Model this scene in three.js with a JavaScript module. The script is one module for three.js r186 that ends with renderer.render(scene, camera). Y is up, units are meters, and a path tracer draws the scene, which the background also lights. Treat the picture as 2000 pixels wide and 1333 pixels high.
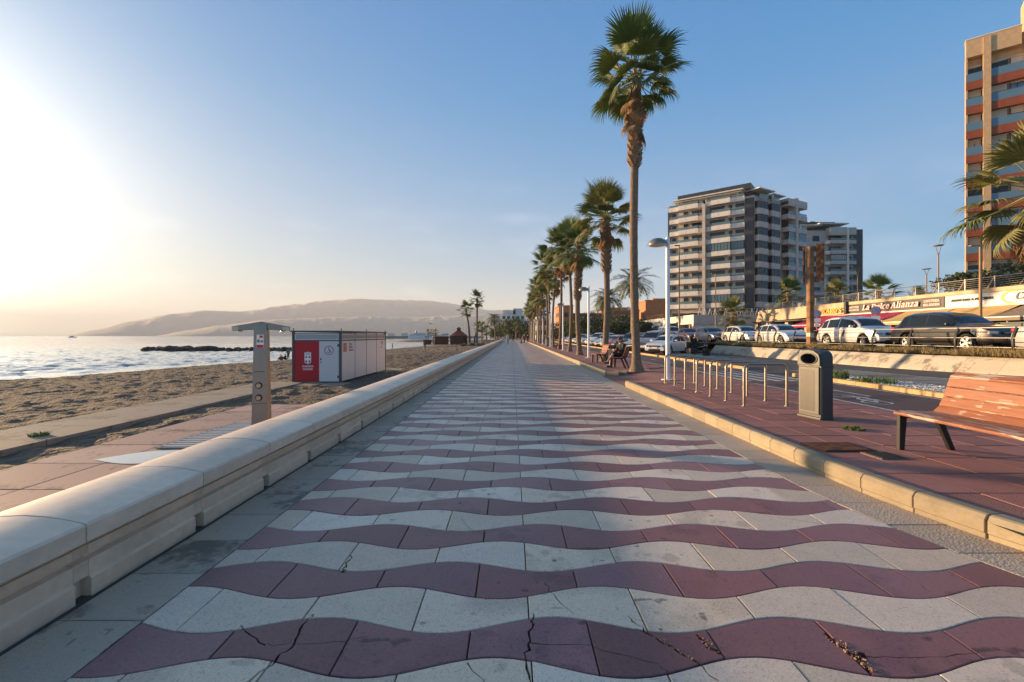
import * as THREE from 'three';
import { mergeGeometries, mergeVertices, toCreasedNormals } from 'three/addons/utils/BufferGeometryUtils.js';
import { RoundedBoxGeometry } from 'three/addons/geometries/RoundedBoxGeometry.js';
import { TextGeometry } from 'three/addons/geometries/TextGeometry.js';
import { FontLoader } from 'three/addons/loaders/FontLoader.js';
import { MarchingCubes } from 'three/addons/objects/MarchingCubes.js';
import { Brush, Evaluator, SUBTRACTION } from 'three-bvh-csg';

// ---------- camera, sky, sun, exposure ----------
const scene = new THREE.Scene();
const camera = new THREE.PerspectiveCamera(73.72, 2000 / 1333, 0.1, 30000);
camera.position.set(0, 1.5, 0);
camera.setViewOffset(2000, 1333, 0, 10.5, 2000, 1333);
const EXPOSURE = 3.4;
const renderer = new THREE.WebGLRenderer({ antialias: true });
renderer.toneMapping = THREE.LinearToneMapping;
renderer.toneMappingExposure = EXPOSURE;
renderer.shadowMap.enabled = true;
const PI = Math.PI, R = (d) => d * PI / 180, { lerp, clamp, smoothstep } = THREE.MathUtils;
const V = (x, y, z) => new THREE.Vector3(x, y, z);
const SUN_AZ = R(-62.4), SUN_EL = R(6.9);
const sunDir = V(Math.sin(SUN_AZ) * Math.cos(SUN_EL), Math.sin(SUN_EL), -Math.cos(SUN_AZ) * Math.cos(SUN_EL));
const sun = new THREE.DirectionalLight(new THREE.Color().setRGB(1, 0.65, 0.34), 4.5);
sun.name = 'sun'; sun.position.copy(sunDir).multiplyScalar(300); sun.castShadow = true; sun.shadow.radius = 2;
Object.assign(sun.shadow.camera, { left: -160, right: 160, top: 160, bottom: -160, near: 1, far: 800 });
scene.add(sun, sun.target);
const FOG = { color: [0.9, 0.94, 1], density: 0.000122 };
scene.fog = new THREE.FogExp2(new THREE.Color().setRGB(...FOG.color), FOG.density);

function rng(seed) { let s = seed >>> 0; return () => { s = (s + 0x6d2b79f5) | 0; let t = Math.imul(s ^ (s >>> 15), 1 | s); t = (t + Math.imul(t ^ (t >>> 7), 61 | t)) ^ t; return ((t ^ (t >>> 14)) >>> 0) / 4294967296; }; }
function hash2(x, y, s) { let h = Math.imul(x, 374761393) + Math.imul(y, 668265263) + Math.imul(s, 2147483647); h = Math.imul(h ^ (h >>> 13), 1274126177); return ((h ^ (h >>> 16)) >>> 0) / 4294967296; }
function vnoise(x, y, s = 0, w = 0) {   // value noise, wraps every w cells when w > 0
  const ix = Math.floor(x), iy = Math.floor(y), fx = x - ix, fy = y - iy, u = fx * fx * (3 - 2 * fx), v = fy * fy * (3 - 2 * fy);
  const m = (a) => (w ? ((a % w) + w) % w : a), h = (a, b) => hash2(m(a), m(b), s);
  return lerp(lerp(h(ix, iy), h(ix + 1, iy), u), lerp(h(ix, iy + 1), h(ix + 1, iy + 1), u), v);
}
function fbm(x, y, s = 0, w = 0, oct = 4) { let a = 0, k = 0.5, t = 0; for (let i = 0; i < oct; i++) { a += k * vnoise(x, y, s + i * 17, w); t += k; k *= 0.5; x *= 2; y *= 2; w *= 2; } return a / t; }

function skyColor(x, y, z) {            // radiance seen towards (x, y, z), in picture units
  const el = Math.asin(clamp(y, -1, 1)) * 180 / PI, e = Math.max(0, el), g = Math.acos(clamp(x * sunDir.x + y * sunDir.y + z * sunDir.z, -1, 1)) * 180 / PI;
  const stops = [0, 7.6, 13, 20, 27, 35, 55, 90], c = [[.34, .14, .1, .04, .0, .0, .07, .09], [.5, .4, .35, .3, .26, .225, .19, .175], [.62, .65, .66, .64, .62, .59, .37, .28]];
  let i = 0; while (i < stops.length - 2 && e > stops[i + 1]) i++;
  const t = clamp((e - stops[i]) / (stops[i + 1] - stops[i]), 0, 1);
  const glow = 1.18 * Math.exp(-Math.pow(g / 50, 1.5)) * Math.exp(-e / 24), low = Math.exp(-e / 4.5) * Math.exp(-Math.pow(g / 75, 2)), aur = 5.5 * Math.exp(-Math.pow(g / 9.5, 2)) + 1.7 * Math.exp(-Math.pow(g / 18, 2));
  return [0, 1, 2].map((k) => lerp(c[k][i], c[k][i + 1], t) * (1 - low * [0, .12, .4][k]) + glow * [1, .76, .4][k] + low * [.2, .08, 0][k] + aur * [1, .88, .68][k]);
}
{
  const W = 1024, H = 512, data = new Float32Array(W * H * 4);
  for (let r = 0; r < H; r++) for (let q = 0; q < W; q++) {
    const up = ((r + 0.5) / H - 0.5) * PI, a = ((q + 0.5) / W - 0.5) * 2 * PI, x = Math.cos(a) * Math.cos(up), z = Math.sin(a) * Math.cos(up), y = Math.sin(up);
    const c = skyColor(x, y, z), el = up * 180 / PI, wisp = el > 1 && el < 22 ? Math.max(0, fbm(a * 9, el * 0.55, 5) - 0.56) * smoothstep(el, 1, 5) * (1 - smoothstep(el, 10, 22)) * 0.9 : 0, o = (r * W + q) * 4;
    for (let k = 0; k < 3; k++) data[o + k] = (c[k] + wisp * [.5, .42, .36][k]) / EXPOSURE;
    data[o + 3] = 1;
  }
  const t = new THREE.DataTexture(data, W, H, THREE.RGBAFormat, THREE.FloatType);
  t.mapping = THREE.EquirectangularReflectionMapping; t.magFilter = THREE.LinearFilter; t.needsUpdate = true;
  scene.background = t; scene.environment = t;
}

// ---------- textures and materials ----------
function dataTex(n, f) {                // f(u, v) -> grey or [r, g, b], linear 0..1
  const d = new Uint8Array(n * n * 4);
  for (let y = 0; y < n; y++) for (let x = 0; x < n; x++) { const v = f(x / n, y / n, x, y), o = (y * n + x) * 4; for (let k = 0; k < 3; k++) d[o + k] = clamp((Array.isArray(v) ? v[k] : v) * 255, 0, 255); d[o + 3] = 255; }
  const t = new THREE.DataTexture(d, n, n); t.wrapS = t.wrapT = THREE.RepeatWrapping; t.magFilter = THREE.LinearFilter; t.needsUpdate = true; return t;
}
const rt = rng(11);
const T = {
  speck: dataTex(512, (u, v, x, y) => 0.86 + 0.12 * (fbm(u * 8, v * 8, 3, 8) - 0.5) + (hash2(x, y, 1) - 0.5) * 0.16 + (vnoise(u * 118, v * 118, 7, 118) > 0.74 ? -0.2 : 0) + (vnoise(u * 100, v * 100, 8, 100) > 0.78 ? 0.1 : 0)),
  conc: dataTex(512, (u, v, x, y) => 0.84 + 0.3 * (fbm(u * 5, v * 5, 21, 5, 5) - 0.5) + 0.16 * (fbm(u * 40, v * 40, 29, 40, 2) - 0.5) + (hash2(x, y, 2) - 0.5) * 0.06),
  dirty: dataTex(512, (u, v, x, y) => { const a = fbm(u * 4, v * 4, 31, 4, 5), b = fbm(u * 30, v * 30, 37, 30, 3), s = vnoise(u * 34, v * 34, 41, 34), d = smoothstep(s, 0.9, 0.97) * 0.35; return 0.9 - 0.5 * smoothstep(a + (b - 0.5) * 0.35, 0.52, 0.78) - d + (hash2(x, y, 3) - 0.5) * 0.14 - (vnoise(u * 150, v * 150, 7, 150) > 0.8 ? 0.1 : 0); }),
  tile: dataTex(1024, (u, v, x, y) => { const a = fbm(u * 5, v * 5, 34, 5, 5), s = vnoise(u * 26, v * 26, 45, 26), b = fbm(u * 40, v * 40, 38, 40, 2), c = fbm(u * 9, v * 9, 39, 9, 4); return 0.9 - 0.2 * smoothstep(a, 0.5, 0.75) - 0.45 * smoothstep(s + (b - .5) * .2, 0.93, 1.0) - 0.22 * smoothstep(c, .66, .76) + (hash2(x, y, 3) - 0.5) * 0.13 - (vnoise(u * 260, v * 260, 7, 260) > 0.74 ? 0.2 : 0) + (vnoise(u * 220, v * 220, 8, 220) > 0.78 ? 0.1 : 0); }),
  grain: dataTex(256, (u, v, x, y) => 0.8 + 0.22 * (hash2(x, y, 4) - 0.5) + 0.3 * (fbm(u * 16, v * 16, 43, 16, 3) - 0.5)),
  sand: dataTex(512, (u, v, x, y) => 0.72 + 0.55 * (fbm(u * 9, v * 9, 51, 9, 5) - 0.5) + 0.3 * (hash2(x, y, 5) - 0.5)),
  lumps: dataTex(512, (u, v) => { const a = fbm(u * 7, v * 7, 61, 7, 5); return clamp(1 - Math.abs(a - 0.5) * 3.2, 0, 1) * 0.6 + 0.4 * fbm(u * 22, v * 22, 67, 22, 3); }),
  stipple: dataTex(512, (u, v) => { const a = Math.sin(u * 2 * PI * 22 + Math.sin(v * 2 * PI * 7) * 1.6) * Math.sin(v * 2 * PI * 30 + Math.sin(u * 2 * PI * 5) * 1.8); return 0.5 + 0.5 * clamp(a * 1.6, -1, 1) * (0.7 + 0.3 * vnoise(u * 40, v * 40, 71, 40)); }),
  dimple: dataTex(512, (u, v) => clamp(fbm(u * 46, v * 46, 81, 46, 2) * 1.9 - 0.4, 0, 1)),
  wood: dataTex(512, (u, v, x, y) => { const a = fbm(u * 3, v * 60, 91, 0, 4), b = fbm(u * 10, v * 140, 97, 0, 2); return 0.68 + 0.45 * (a - 0.5) + 0.3 * (b - 0.5); }),
  worn: dataTex(512, (u, v) => { const a = fbm(u * 5, v * 26, 101, 0, 5), g = fbm(u * 6, v * 90, 103, 0, 3), k = smoothstep(a + 0.25 * (g - 0.5), 0.57, 0.63), w = 0.75 + 0.4 * (g - 0.5); return [lerp(0.38, 0.56, k) * w, lerp(0.145, 0.44, k) * w, lerp(0.072, 0.34, k) * w]; }),
  wornLow: dataTex(512, (u, v) => { const a = fbm(u * 7, v * 30, 111, 0, 5), g = fbm(u * 6, v * 80, 113, 0, 3), k = smoothstep(a + 0.2 * (g - 0.5), 0.68, 0.74), w = 0.75 + 0.4 * (g - 0.5); return [lerp(0.38, 0.5, k) * w, lerp(0.15, 0.37, k) * w, lerp(0.075, 0.27, k) * w]; }),
  rust: dataTex(256, (u, v) => { const a = fbm(u * 6, v * 6, 121, 6, 5), k = smoothstep(a, 0.4, 0.62); return [lerp(0.2, 0.5, k), lerp(0.07, 0.19, k), lerp(0.03, 0.055, k)]; }),
  bark: dataTex(512, (u, v) => { const a = fbm(u * 8, v * 50, 131, 0, 3), b = fbm(u * 40, v * 10, 133, 0, 3); return 0.66 + 0.5 * (a - 0.5) + 0.4 * (b - 0.5); }),
  brush: dataTex(256, (u, v) => 0.8 + 0.2 * (fbm(u * 90, v * 3, 141, 0, 2) - 0.5)),
  rock: dataTex(256, (u, v) => 0.65 + 0.8 * (fbm(u * 7, v * 7, 151, 7, 5) - 0.5)),
};
function rep(t, m) { const c = t.clone(); c.repeat.set(1 / m, 1 / m); c.needsUpdate = true; return c; }
function mat(color, o = {}) {           // color: [r, g, b] linear
  const { map, size = 1, bump, bsize, bs = 0, ...rest } = o, P = rest.transmission || rest.clearcoat || rest.sheen;
  const m = new (P ? THREE.MeshPhysicalMaterial : THREE.MeshStandardMaterial)({ roughness: 0.8, metalness: 0, side: THREE.DoubleSide, ...rest });
  m.color.setRGB(...color);
  if (map) m.map = rep(map, size);
  if (bump) { m.bumpMap = rep(bump, bsize ?? size); m.bumpScale = bs; }
  return m;
}
const scaleC = (c, k) => c.map((x) => x * k);
const M = {
  whiteTile: [1, 0.9, 1.06, 0.84, 0.97, .93, 1.02, .8].map((k, i) => mat([.85 * k, (.685 + (i % 3 - 1) * .012) * k, (.52 + (i % 3 - 1) * .03) * k], { map: i % 2 ? T.speck : T.tile, size: i % 2 ? .8 : 1.7, roughness: .46, bump: T.grain, bsize: .25, bs: .0006 })),
  redTile: [1, 0.86, 1.12, 0.78, 0.97, 1.05, .92].map((k, i) => mat([.31 * k, (.133 + (i % 3 - 1) * .01) * k, (.128 + (i % 3 - 1) * .014) * k], { map: i % 2 ? T.speck : T.tile, size: i % 2 ? .9 : 2.1, roughness: .42, bump: T.grain, bsize: .25, bs: .0005 })),
  borderL: [1, 0.85, 0.93].map((k) => mat(scaleC([.5, .42, .33], k), { map: T.dirty, size: 1.3, roughness: .7, bump: T.dimple, bsize: .55, bs: .002 })),
  borderR: [1, 0.9, 1.06].map((k) => mat(scaleC([.56, .45, .34], k), { map: T.speck, size: .7, roughness: .75, bump: T.dimple, bsize: .5, bs: .0022 })),
  grout: mat([.09, .075, .06], { map: T.conc, size: .6, roughness: .95 }),
  kerb: [1, 0.92, 1.05, 0.86].map((k) => mat(scaleC([.38, .315, .21], k), { map: T.conc, size: .9, roughness: .85, bump: T.grain, bsize: .3, bs: .001 })),
  kerbY: [1, 0.92, 1.06].map((k) => mat(scaleC([.55, .36, .17], k), { map: T.conc, size: .8, roughness: .85 })),
  wallStone: [1, 0.95, 1.03, 0.98].map((k) => mat(scaleC([.8, .6, .43], k), { map: T.conc, size: 1.7, roughness: .55, bump: T.grain, bsize: .4, bs: .0005 })),
  wallCap: [1, 0.96, 1.03, 0.99].map((k) => mat(scaleC([.83, .66, .5], k), { map: T.conc, size: 2.1, roughness: .42, bump: T.grain, bsize: .4, bs: .0004 })),
  redPave: [1, 0.9, 1.08, 0.82].map((k) => mat(scaleC([.38, .165, .135], k), { map: T.conc, size: 1.6, roughness: .75, bump: T.stipple, bsize: .5, bs: .003 })),
  tactile: mat([.4, .2, .18], { map: T.grain, size: .6, roughness: .8, bump: T.stipple, bsize: .28, bs: .006 }),
  lane: mat([.12, .075, .068], { map: T.dirty, size: 2.5, roughness: .85, bump: T.grain, bsize: .3, bs: .002 }),
  asphalt: mat([.085, .082, .08], { map: T.dirty, size: 3, roughness: .85, bump: T.grain, bsize: .3, bs: .003 }),
  street: mat([.09, .087, .083], { map: T.conc, size: 4, roughness: .9 }),
  apron: mat([.26, .245, .22], { map: T.dirty, size: 3, roughness: .85 }),
  paint: mat([.62, .6, .56], { map: T.dirty, size: .5, roughness: .6 }),
  concrete: mat([.3, .262, .21], { map: T.dirty, size: 2.4, roughness: .85, bump: T.grain, bsize: .4, bs: .001 }),
  barrier: [1, .94, 1.05].map((k) => mat(scaleC([.5, .44, .35], k), { map: T.dirty, size: 1.6, roughness: .85 })),
  earth: mat([.2, .16, .11], { map: T.sand, size: 2, roughness: .95 }),
  land: mat([.2, .18, .14], { map: T.conc, size: 30, roughness: .95 }),
  sand: mat([.21, .165, .115], { map: T.sand, size: 2.6, roughness: .95, bump: T.lumps, bsize: 1.5, bs: .16 }),
  pinkPave: [1, .92, 1.06, .86].map((k) => mat(scaleC([.52, .33, .26], k), { map: T.dirty, size: 1.8, roughness: .7 })),
  steel: mat([.54, .48, .39], { metalness: 1, roughness: .3, map: T.brush, size: .3 }),
  brushed: mat([.34, .325, .3], { metalness: 1, roughness: .38, map: T.brush, size: .25 }),
  grating: mat([.42, .41, .4], { metalness: 1, roughness: .42 }),
  darkMetal: mat([.035, .033, .03], { metalness: .5, roughness: .5 }),
  blackPaint: mat([.02, .02, .02], { roughness: .4 }),
  whitePaint: mat([.8, .8, .78], { roughness: .4 }),
  greyPaint: mat([.2, .21, .22], { roughness: .4, metalness: .3 }),
  brownPole: mat([.3, .18, .09], { roughness: .55 }),
  corten: mat([1, 1, 1], { map: T.rust, size: .8, roughness: .85, bump: T.rock, bsize: .4, bs: .004 }),
  postWood: mat([.42, .21, .085], { map: T.rock, size: 1.5, roughness: .8 }),
  woodTop: mat([1, 1, 1], { map: T.worn, size: 1.1, roughness: .6 }),
  wood: mat([1, 1, 1], { map: T.wornLow, size: 1.2, roughness: .55 }),
  woodDark: mat([.3, .1, .05], { map: T.wood, size: .8, roughness: .6 }),
  hutWood: mat([.16, .075, .04], { map: T.wood, size: 1.2, roughness: .8 }),
  roofRed: mat([.34, .09, .05], { map: T.conc, size: 1, roughness: .85 }),
  rock: mat([.26, .22, .18], { map: T.rock, size: 1.5, roughness: .95, bump: T.rock, bsize: .9, bs: .06 }),
  rockDark: mat([.09, .075, .06], { map: T.rock, size: 2, roughness: .9 }),
  pebble: mat([.72, .7, .66], { roughness: .7 }),
  trunk: mat([.34, .235, .15], { map: T.bark, size: .7, roughness: .95, bump: T.bark, bsize: .7, bs: .03 }),
  boots: mat([.42, .28, .17], { map: T.bark, size: .4, roughness: .95 }),
  dead: mat([.4, .235, .11], { roughness: .9, transmission: .25, map: T.bark, size: .5 }),
  frond: [[.13, .18, .035], [.085, .14, .025], [.2, .2, .045]].map((c) => mat(c, { roughness: .75, transmission: .38 })),
  petiole: mat([.2, .22, .07], { roughness: .7 }),
  dateFrond: mat([.13, .15, .06], { roughness: .75, transmission: .35 }),
  leaf: [[.05, .075, .022], [.07, .095, .03], [.04, .055, .018]].map((c) => mat(c, { roughness: .85, transmission: .3 })),
  dryGrass: mat([.34, .25, .1], { roughness: .95, transmission: .3 }),
  weed: mat([.09, .16, .03], { roughness: .9, transmission: .3 }),
  glass: mat([.01, .014, .016], { roughness: .05, ior: 1.42, clearcoat: .15, clearcoatRoughness: .03 }),
  windowGlass: mat([.016, .02, .024], { roughness: .08 }),
  blueGlass: mat([.26, .42, .45], { roughness: .05, transmission: .55 }),
  railGlass: mat([.42, .56, .58], { roughness: .05, transmission: .72 }),
  winFrame: mat([.03, .03, .032], { roughness: .5 }),
  tyre: mat([.018, .018, .018], { roughness: .85 }),
  rim: mat([.5, .5, .5], { metalness: .9, roughness: .3 }),
  lampGlass: mat([.55, .58, .6], { roughness: .08, clearcoat: 1 }),
  redLight: mat([.4, .02, .02], { roughness: .2, clearcoat: 1 }),
  skin: mat([.5, .3, .21], { roughness: .6 }),
  hair: mat([.05, .028, .015], { roughness: .7 }),
};

// ---------- geometry helpers ----------
function uvBox(g) {                     // texture coordinates in metres, by the way each face points
  const p = g.attributes.position, n = g.attributes.normal, uv = new Float32Array(p.count * 2);
  for (let i = 0; i < p.count; i++) {
    const ax = Math.abs(n.getX(i)), ay = Math.abs(n.getY(i)), az = Math.abs(n.getZ(i)), x = p.getX(i), y = p.getY(i), z = p.getZ(i);
    const [a, b] = ay >= ax && ay >= az ? [x, z] : ax >= az ? [z, y] : [x, y];
    uv[i * 2] = a; uv[i * 2 + 1] = b;
  }
  g.setAttribute('uv', new THREE.BufferAttribute(uv, 2)); return g;
}
const clean = (g0) => { const g = g0.index ? g0.toNonIndexed() : g0.clone(); for (const k of Object.keys(g.attributes)) if (k !== 'position' && k !== 'normal') g.deleteAttribute(k); g.clearGroups(); return g; };
const mtx = (x, y, z, rx = 0, ry = 0, rz = 0, s = 1) => new THREE.Matrix4().compose(V(x, y, z), new THREE.Quaternion().setFromEuler(new THREE.Euler(rx, ry, rz, 'YXZ')), typeof s === 'number' ? V(s, s, s) : s);
class B {
  constructor() { this.g = []; }
  add(g, m) { const c = clean(g); if (m) c.applyMatrix4(m); this.g.push(c); return this; }
  box(x, y, z, w, h, d, ry = 0, rx = 0, rz = 0) { return this.add(new THREE.BoxGeometry(w, h, d), mtx(x, y, z, rx, ry, rz)); }      // centred
  rbox(x, y, z, w, h, d, r = .01, ry = 0, rx = 0, rz = 0) { return this.add(new RoundedBoxGeometry(w, h, d, 2, r), mtx(x, y, z, rx, ry, rz)); }
  cyl(x, y, z, r0, r1, h, seg = 12) { return this.add(new THREE.CylinderGeometry(r1, r0, h, seg), mtx(x, y + h / 2, z)); }            // stands on y
  sph(x, y, z, rx, ry = rx, rz = rx, seg = 10) { return this.add(new THREE.SphereGeometry(1, seg, Math.ceil(seg * .7)), mtx(x, y, z, 0, 0, 0, V(rx, ry, rz))); }
  bar(a, b, r, r2 = r, seg = 7) { const d = b.clone().sub(a), q = new THREE.Quaternion().setFromUnitVectors(V(0, 1, 0), d.clone().normalize()); return this.add(new THREE.CylinderGeometry(r2, r, d.length(), seg), new THREE.Matrix4().compose(a.clone().add(b).multiplyScalar(.5), q, V(1, 1, 1))); }
  tube(pts, r, seg = 8, n = 24, curved = true) { const c = curved ? new THREE.CatmullRomCurve3(pts) : (() => { const k = new THREE.CurvePath(); for (let i = 0; i < pts.length - 1; i++) k.add(new THREE.LineCurve3(pts[i], pts[i + 1])); return k; })(); return this.add(new THREE.TubeGeometry(c, n, r, seg), null); }
  geo() { return uvBox(mergeGeometries(this.g)); }
  build(name, m, parent) { return part(name, this.geo(), m, parent); }
}
const used = new Map();
function numbered(n) { const k = used.get(n) ?? 0; used.set(n, k + 1); return k ? n + '_' + String(k).padStart(3, '0') : n; }
function part(name, g, m, parent) { const o = new THREE.Mesh(g, m); o.name = name; o.castShadow = o.receiveShadow = true; parent?.add(o); return o; }
function tag(o, label, category, group, kind) { if (label) o.userData.label = label; if (category) o.userData.category = category; if (group) o.userData.group = group; if (kind) o.userData.kind = kind; return o; }
function thing(name, label, category, [x, y, z] = [0, 0, 0], ry = 0, group) { const o = new THREE.Group(); o.name = numbered(name); o.position.set(x, y, z); o.rotation.y = ry; scene.add(o); return tag(o, label, category, group); }
function struct(name, g, m, label, cat) { const o = part(numbered(name), g, m, scene); return tag(o, label ?? name.replace(/_/g, ' '), cat ?? name.replace(/_/g, ' '), null, 'structure'); }
function single(name, g, m, label, category, group, kind) { return tag(part(numbered(name), g, m, scene), label, category, group, kind); }
function copy(o, label, pos, ry) { const c = o.clone(); c.name = numbered(o.name.replace(/_\d{3}$/, '')); if (label) { c.userData = { ...o.userData, label }; } if (pos) c.position.set(...pos); if (ry !== undefined) c.rotation.y = ry; scene.add(c); return c; }
function gridGeo(nx, nz, f) {           // f(i/nx, j/nz) -> [x, y, z]; smooth shaded sheet
  const p = [], ix = []; for (let j = 0; j <= nz; j++) for (let i = 0; i <= nx; i++) p.push(...f(i / nx, j / nz));
  for (let j = 0; j < nz; j++) for (let i = 0; i < nx; i++) { const a = j * (nx + 1) + i, b = a + 1, c = a + nx + 1, d = c + 1; ix.push(a, b, d, a, d, c); }
  const g = new THREE.BufferGeometry(); g.setAttribute('position', new THREE.Float32BufferAttribute(p, 3)); g.setIndex(ix); g.computeVertexNormals(); return g;
}
const topUV = (g) => { const p = g.attributes.position, uv = new Float32Array(p.count * 2); for (let i = 0; i < p.count; i++) { uv[2 * i] = p.getX(i); uv[2 * i + 1] = p.getZ(i); } g.setAttribute('uv', new THREE.BufferAttribute(uv, 2)); return g; };
function flat(x0, x1, y, Z0, Z1, nx = 1, nz = 1) { return topUV(gridGeo(nx, nz, (u, v) => [lerp(x0, x1, u), y, -lerp(Z0, Z1, v)])); }  // Z: metres ahead of the camera
const shapeOf = (pts) => { const s = new THREE.Shape(); pts.forEach(([x, y], i) => (i ? s.lineTo(x, y) : s.moveTo(x, y))); return s; };
function extr(pts, d, bevel = 0) { return new THREE.ExtrudeGeometry(shapeOf(pts), { depth: d - 2 * bevel, bevelEnabled: bevel > 0, bevelThickness: bevel, bevelSize: bevel, bevelOffset: -bevel, bevelSegments: 1, curveSegments: 8 }).translate(0, 0, bevel); }
const fonts = { sans: await new FontLoader().loadAsync('fonts/droid/droid_sans_bold.typeface.json'), serif: await new FontLoader().loadAsync('fonts/droid/droid_serif_bold.typeface.json'), thin: await new FontLoader().loadAsync('fonts/droid/droid_sans_regular.typeface.json') };
function text(s, size, depth, font = 'sans', align = 0.5) { const g = new TextGeometry(s, { font: fonts[font], size, depth, curveSegments: 3, bevelEnabled: false }); g.computeBoundingBox(); const b = g.boundingBox; g.translate(-lerp(b.min.x, b.max.x, align), 0, 0); return clean(g); }
// ---------- ground, beach, sea, hills ----------
const shoreX = (Z) => -34 - 47 * Math.exp(-Math.max(Z, 12) / 25) + 1.1 * Math.sin(Z * .09) + .5 * Math.sin(Z * .31 + 1) + (Z > 150 ? (Z - 150) * .06 : 0);
const sandY = (X, Z) => { const s = shoreX(Z), t = (-9 - X) / (-9 - s); const base = t < 0 ? -.75 : t < .86 ? -.75 - 1.3 * t / .86 : -2.05 - .5 * (t - .86) / .14; return Math.max(base, -5) + (X > -8.5 || X < s ? .02 : .16) * (fbm(X * .7, Z * .7, 201, 0, 3) - .5) + (X > -8.4 && Z < 15 ? .03 : X < s + 2 ? .03 : .17) * (fbm(X * 2.3, Z * 2.3, 207, 0, 3) - .5); };
{
  struct('sand', topUV(gridGeo(350, 620, (u, v) => { const X = u < .82 ? -2.75 - 39.25 * u / .82 : -42 - 92 * Math.pow((u - .82) / .18, 1.5), Z = v < .74 ? -4 + 66 * v / .74 : 62 + 414 * Math.pow((v - .74) / .26, 1.5); return [X, sandY(X, Z), -Z]; })), M.sand, 'dark sandy beach between the water and the stone parapet', 'beach');
  struct('wet_sand', topUV(gridGeo(10, 300, (u, v) => { const Z = 8 + 330 * v * v, s = shoreX(Z), X = s - 2.5 + (5.4 + 1.2 * Math.sin(Z * .23) + .8 * Math.sin(Z * .61)) * u; return [X, sandY(X, Z) + .035 * (1 - u * u * 1.6), -Z]; })), mat([.11, .088, .065], { roughness: .3, map: T.sand, size: 3 }), 'dark wet sand along the water edge', 'wet sand');
  const s = shapeOf([[-2.8, -80], [420, -80], [420, 6500], [-14, 6500], [-14, 330], [-2.8, 200]]);
  const g = new THREE.ShapeGeometry(s); g.rotateX(-PI / 2); g.translate(0, -.08, 0); struct('ground', uvBox(clean(g)), M.land, 'bare ground behind the town and the promenade', 'ground');
}
{
  const water = mat([.06, .085, .095], { roughness: .1, clearcoat: 1, clearcoatRoughness: .12, bump: dataTex(512, (u, v) => fbm(u * 10, v * 10, 221, 10, 4)), bsize: 6, bs: .3 });
  const wr = rng(5), W = []; for (let i = 0; i < 30; i++) { const L = .8 + 3.4 * Math.pow(wr(), 1.5), a = R(-62 + (wr() - .5) * 110); W.push([Math.sin(a) * 2 * PI / L, Math.cos(a) * 2 * PI / L, wr() * 6.3, .0088 * Math.pow(L, .9)]); }
  const g = gridGeo(520, 620, (u, v) => {
    const X = -24 - 150 * u - 150 * u * u - 12000 * Math.pow(u, 7), Z = -20 + 200 * v + 160 * v * v + 12000 * Math.pow(v, 8);
    const far = 1 / (1 + Math.pow(Math.hypot(X, Z) / 240, 2)), shore = smoothstep(shoreX(Z) - X, -2, 10) * .8 + .2; let h = 0;
    for (const [kx, kz, ph, a] of W) h += a * Math.sin(kx * X + kz * Z + ph);
    return [X, -2.4 + h * far * shore * 1.15, -Z];
  });
  struct('sea', topUV(g), water, 'calm sea with small sunlit ripples reaching the hazy horizon', 'sea');
}
{
  const hillMat = mat([.5, .43, .34], { map: T.conc, size: 900, roughness: 1 });
  function hills(label, D, depth, prof, seed) {
    const az0 = Math.atan((prof[0][0] - 1000) / 889), az1 = Math.atan((prof[prof.length - 1][0] - 1000) / 889);
    const g = gridGeo(240, 26, (u, v) => {
      const az = lerp(az0, az1, u), px = 1000 + 889 * Math.tan(az); let i = 0; while (i < prof.length - 2 && px > prof[i + 1][0]) i++;
      const t = clamp((px - prof[i][0]) / (prof[i + 1][0] - prof[i][0]), 0, 1), s = t * t * (3 - 2 * t), hpx = Math.max(0, lerp(prof[i][1], prof[i + 1][1], s * .5 + t * .5));
      const r = D + (v - .5) * depth, ridge = Math.sin(PI * clamp(v * 1.0, 0, 1)), n = fbm(u * 34, v * 7, seed, 0, 5);
      const Hh = hpx * Math.cos(az) / 889 * D;
      return [Math.sin(az) * r, -3 + Hh * Math.pow(ridge, .8) * (1 - .5 * Math.abs(n - .5) * (1.25 - ridge)) + (ridge > .9 ? (n - .5) * Hh * .045 : 0), -Math.cos(az) * r];
    });
    struct('hills', topUV(g), hillMat, label, 'hills');
  }
  hills('long pale far mountain ridge above the sea horizon', 7200, 2400, [[125, 0], [190, 13], [255, 29], [330, 43], [400, 50], [470, 48], [540, 58], [620, 68], [690, 73], [780, 71], [850, 68], [905, 60], [960, 50], [1010, 54], [1040, 48], [1058, 0]], 301);
  hills('low hill showing between the palm trunks and the flats', 1250, 300, [[1090, 0], [1120, 44], [1170, 56], [1225, 60], [1270, 48], [1310, 30], [1340, 0]], 331);
  hills('lower nearer hill slope in front of the far ridge', 4600, 1700, [[300, 0], [370, 12], [430, 21], [520, 32], [600, 35], [700, 38], [800, 36], [880, 40], [960, 43], [1020, 36], [1075, 0]], 317);
}

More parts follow.
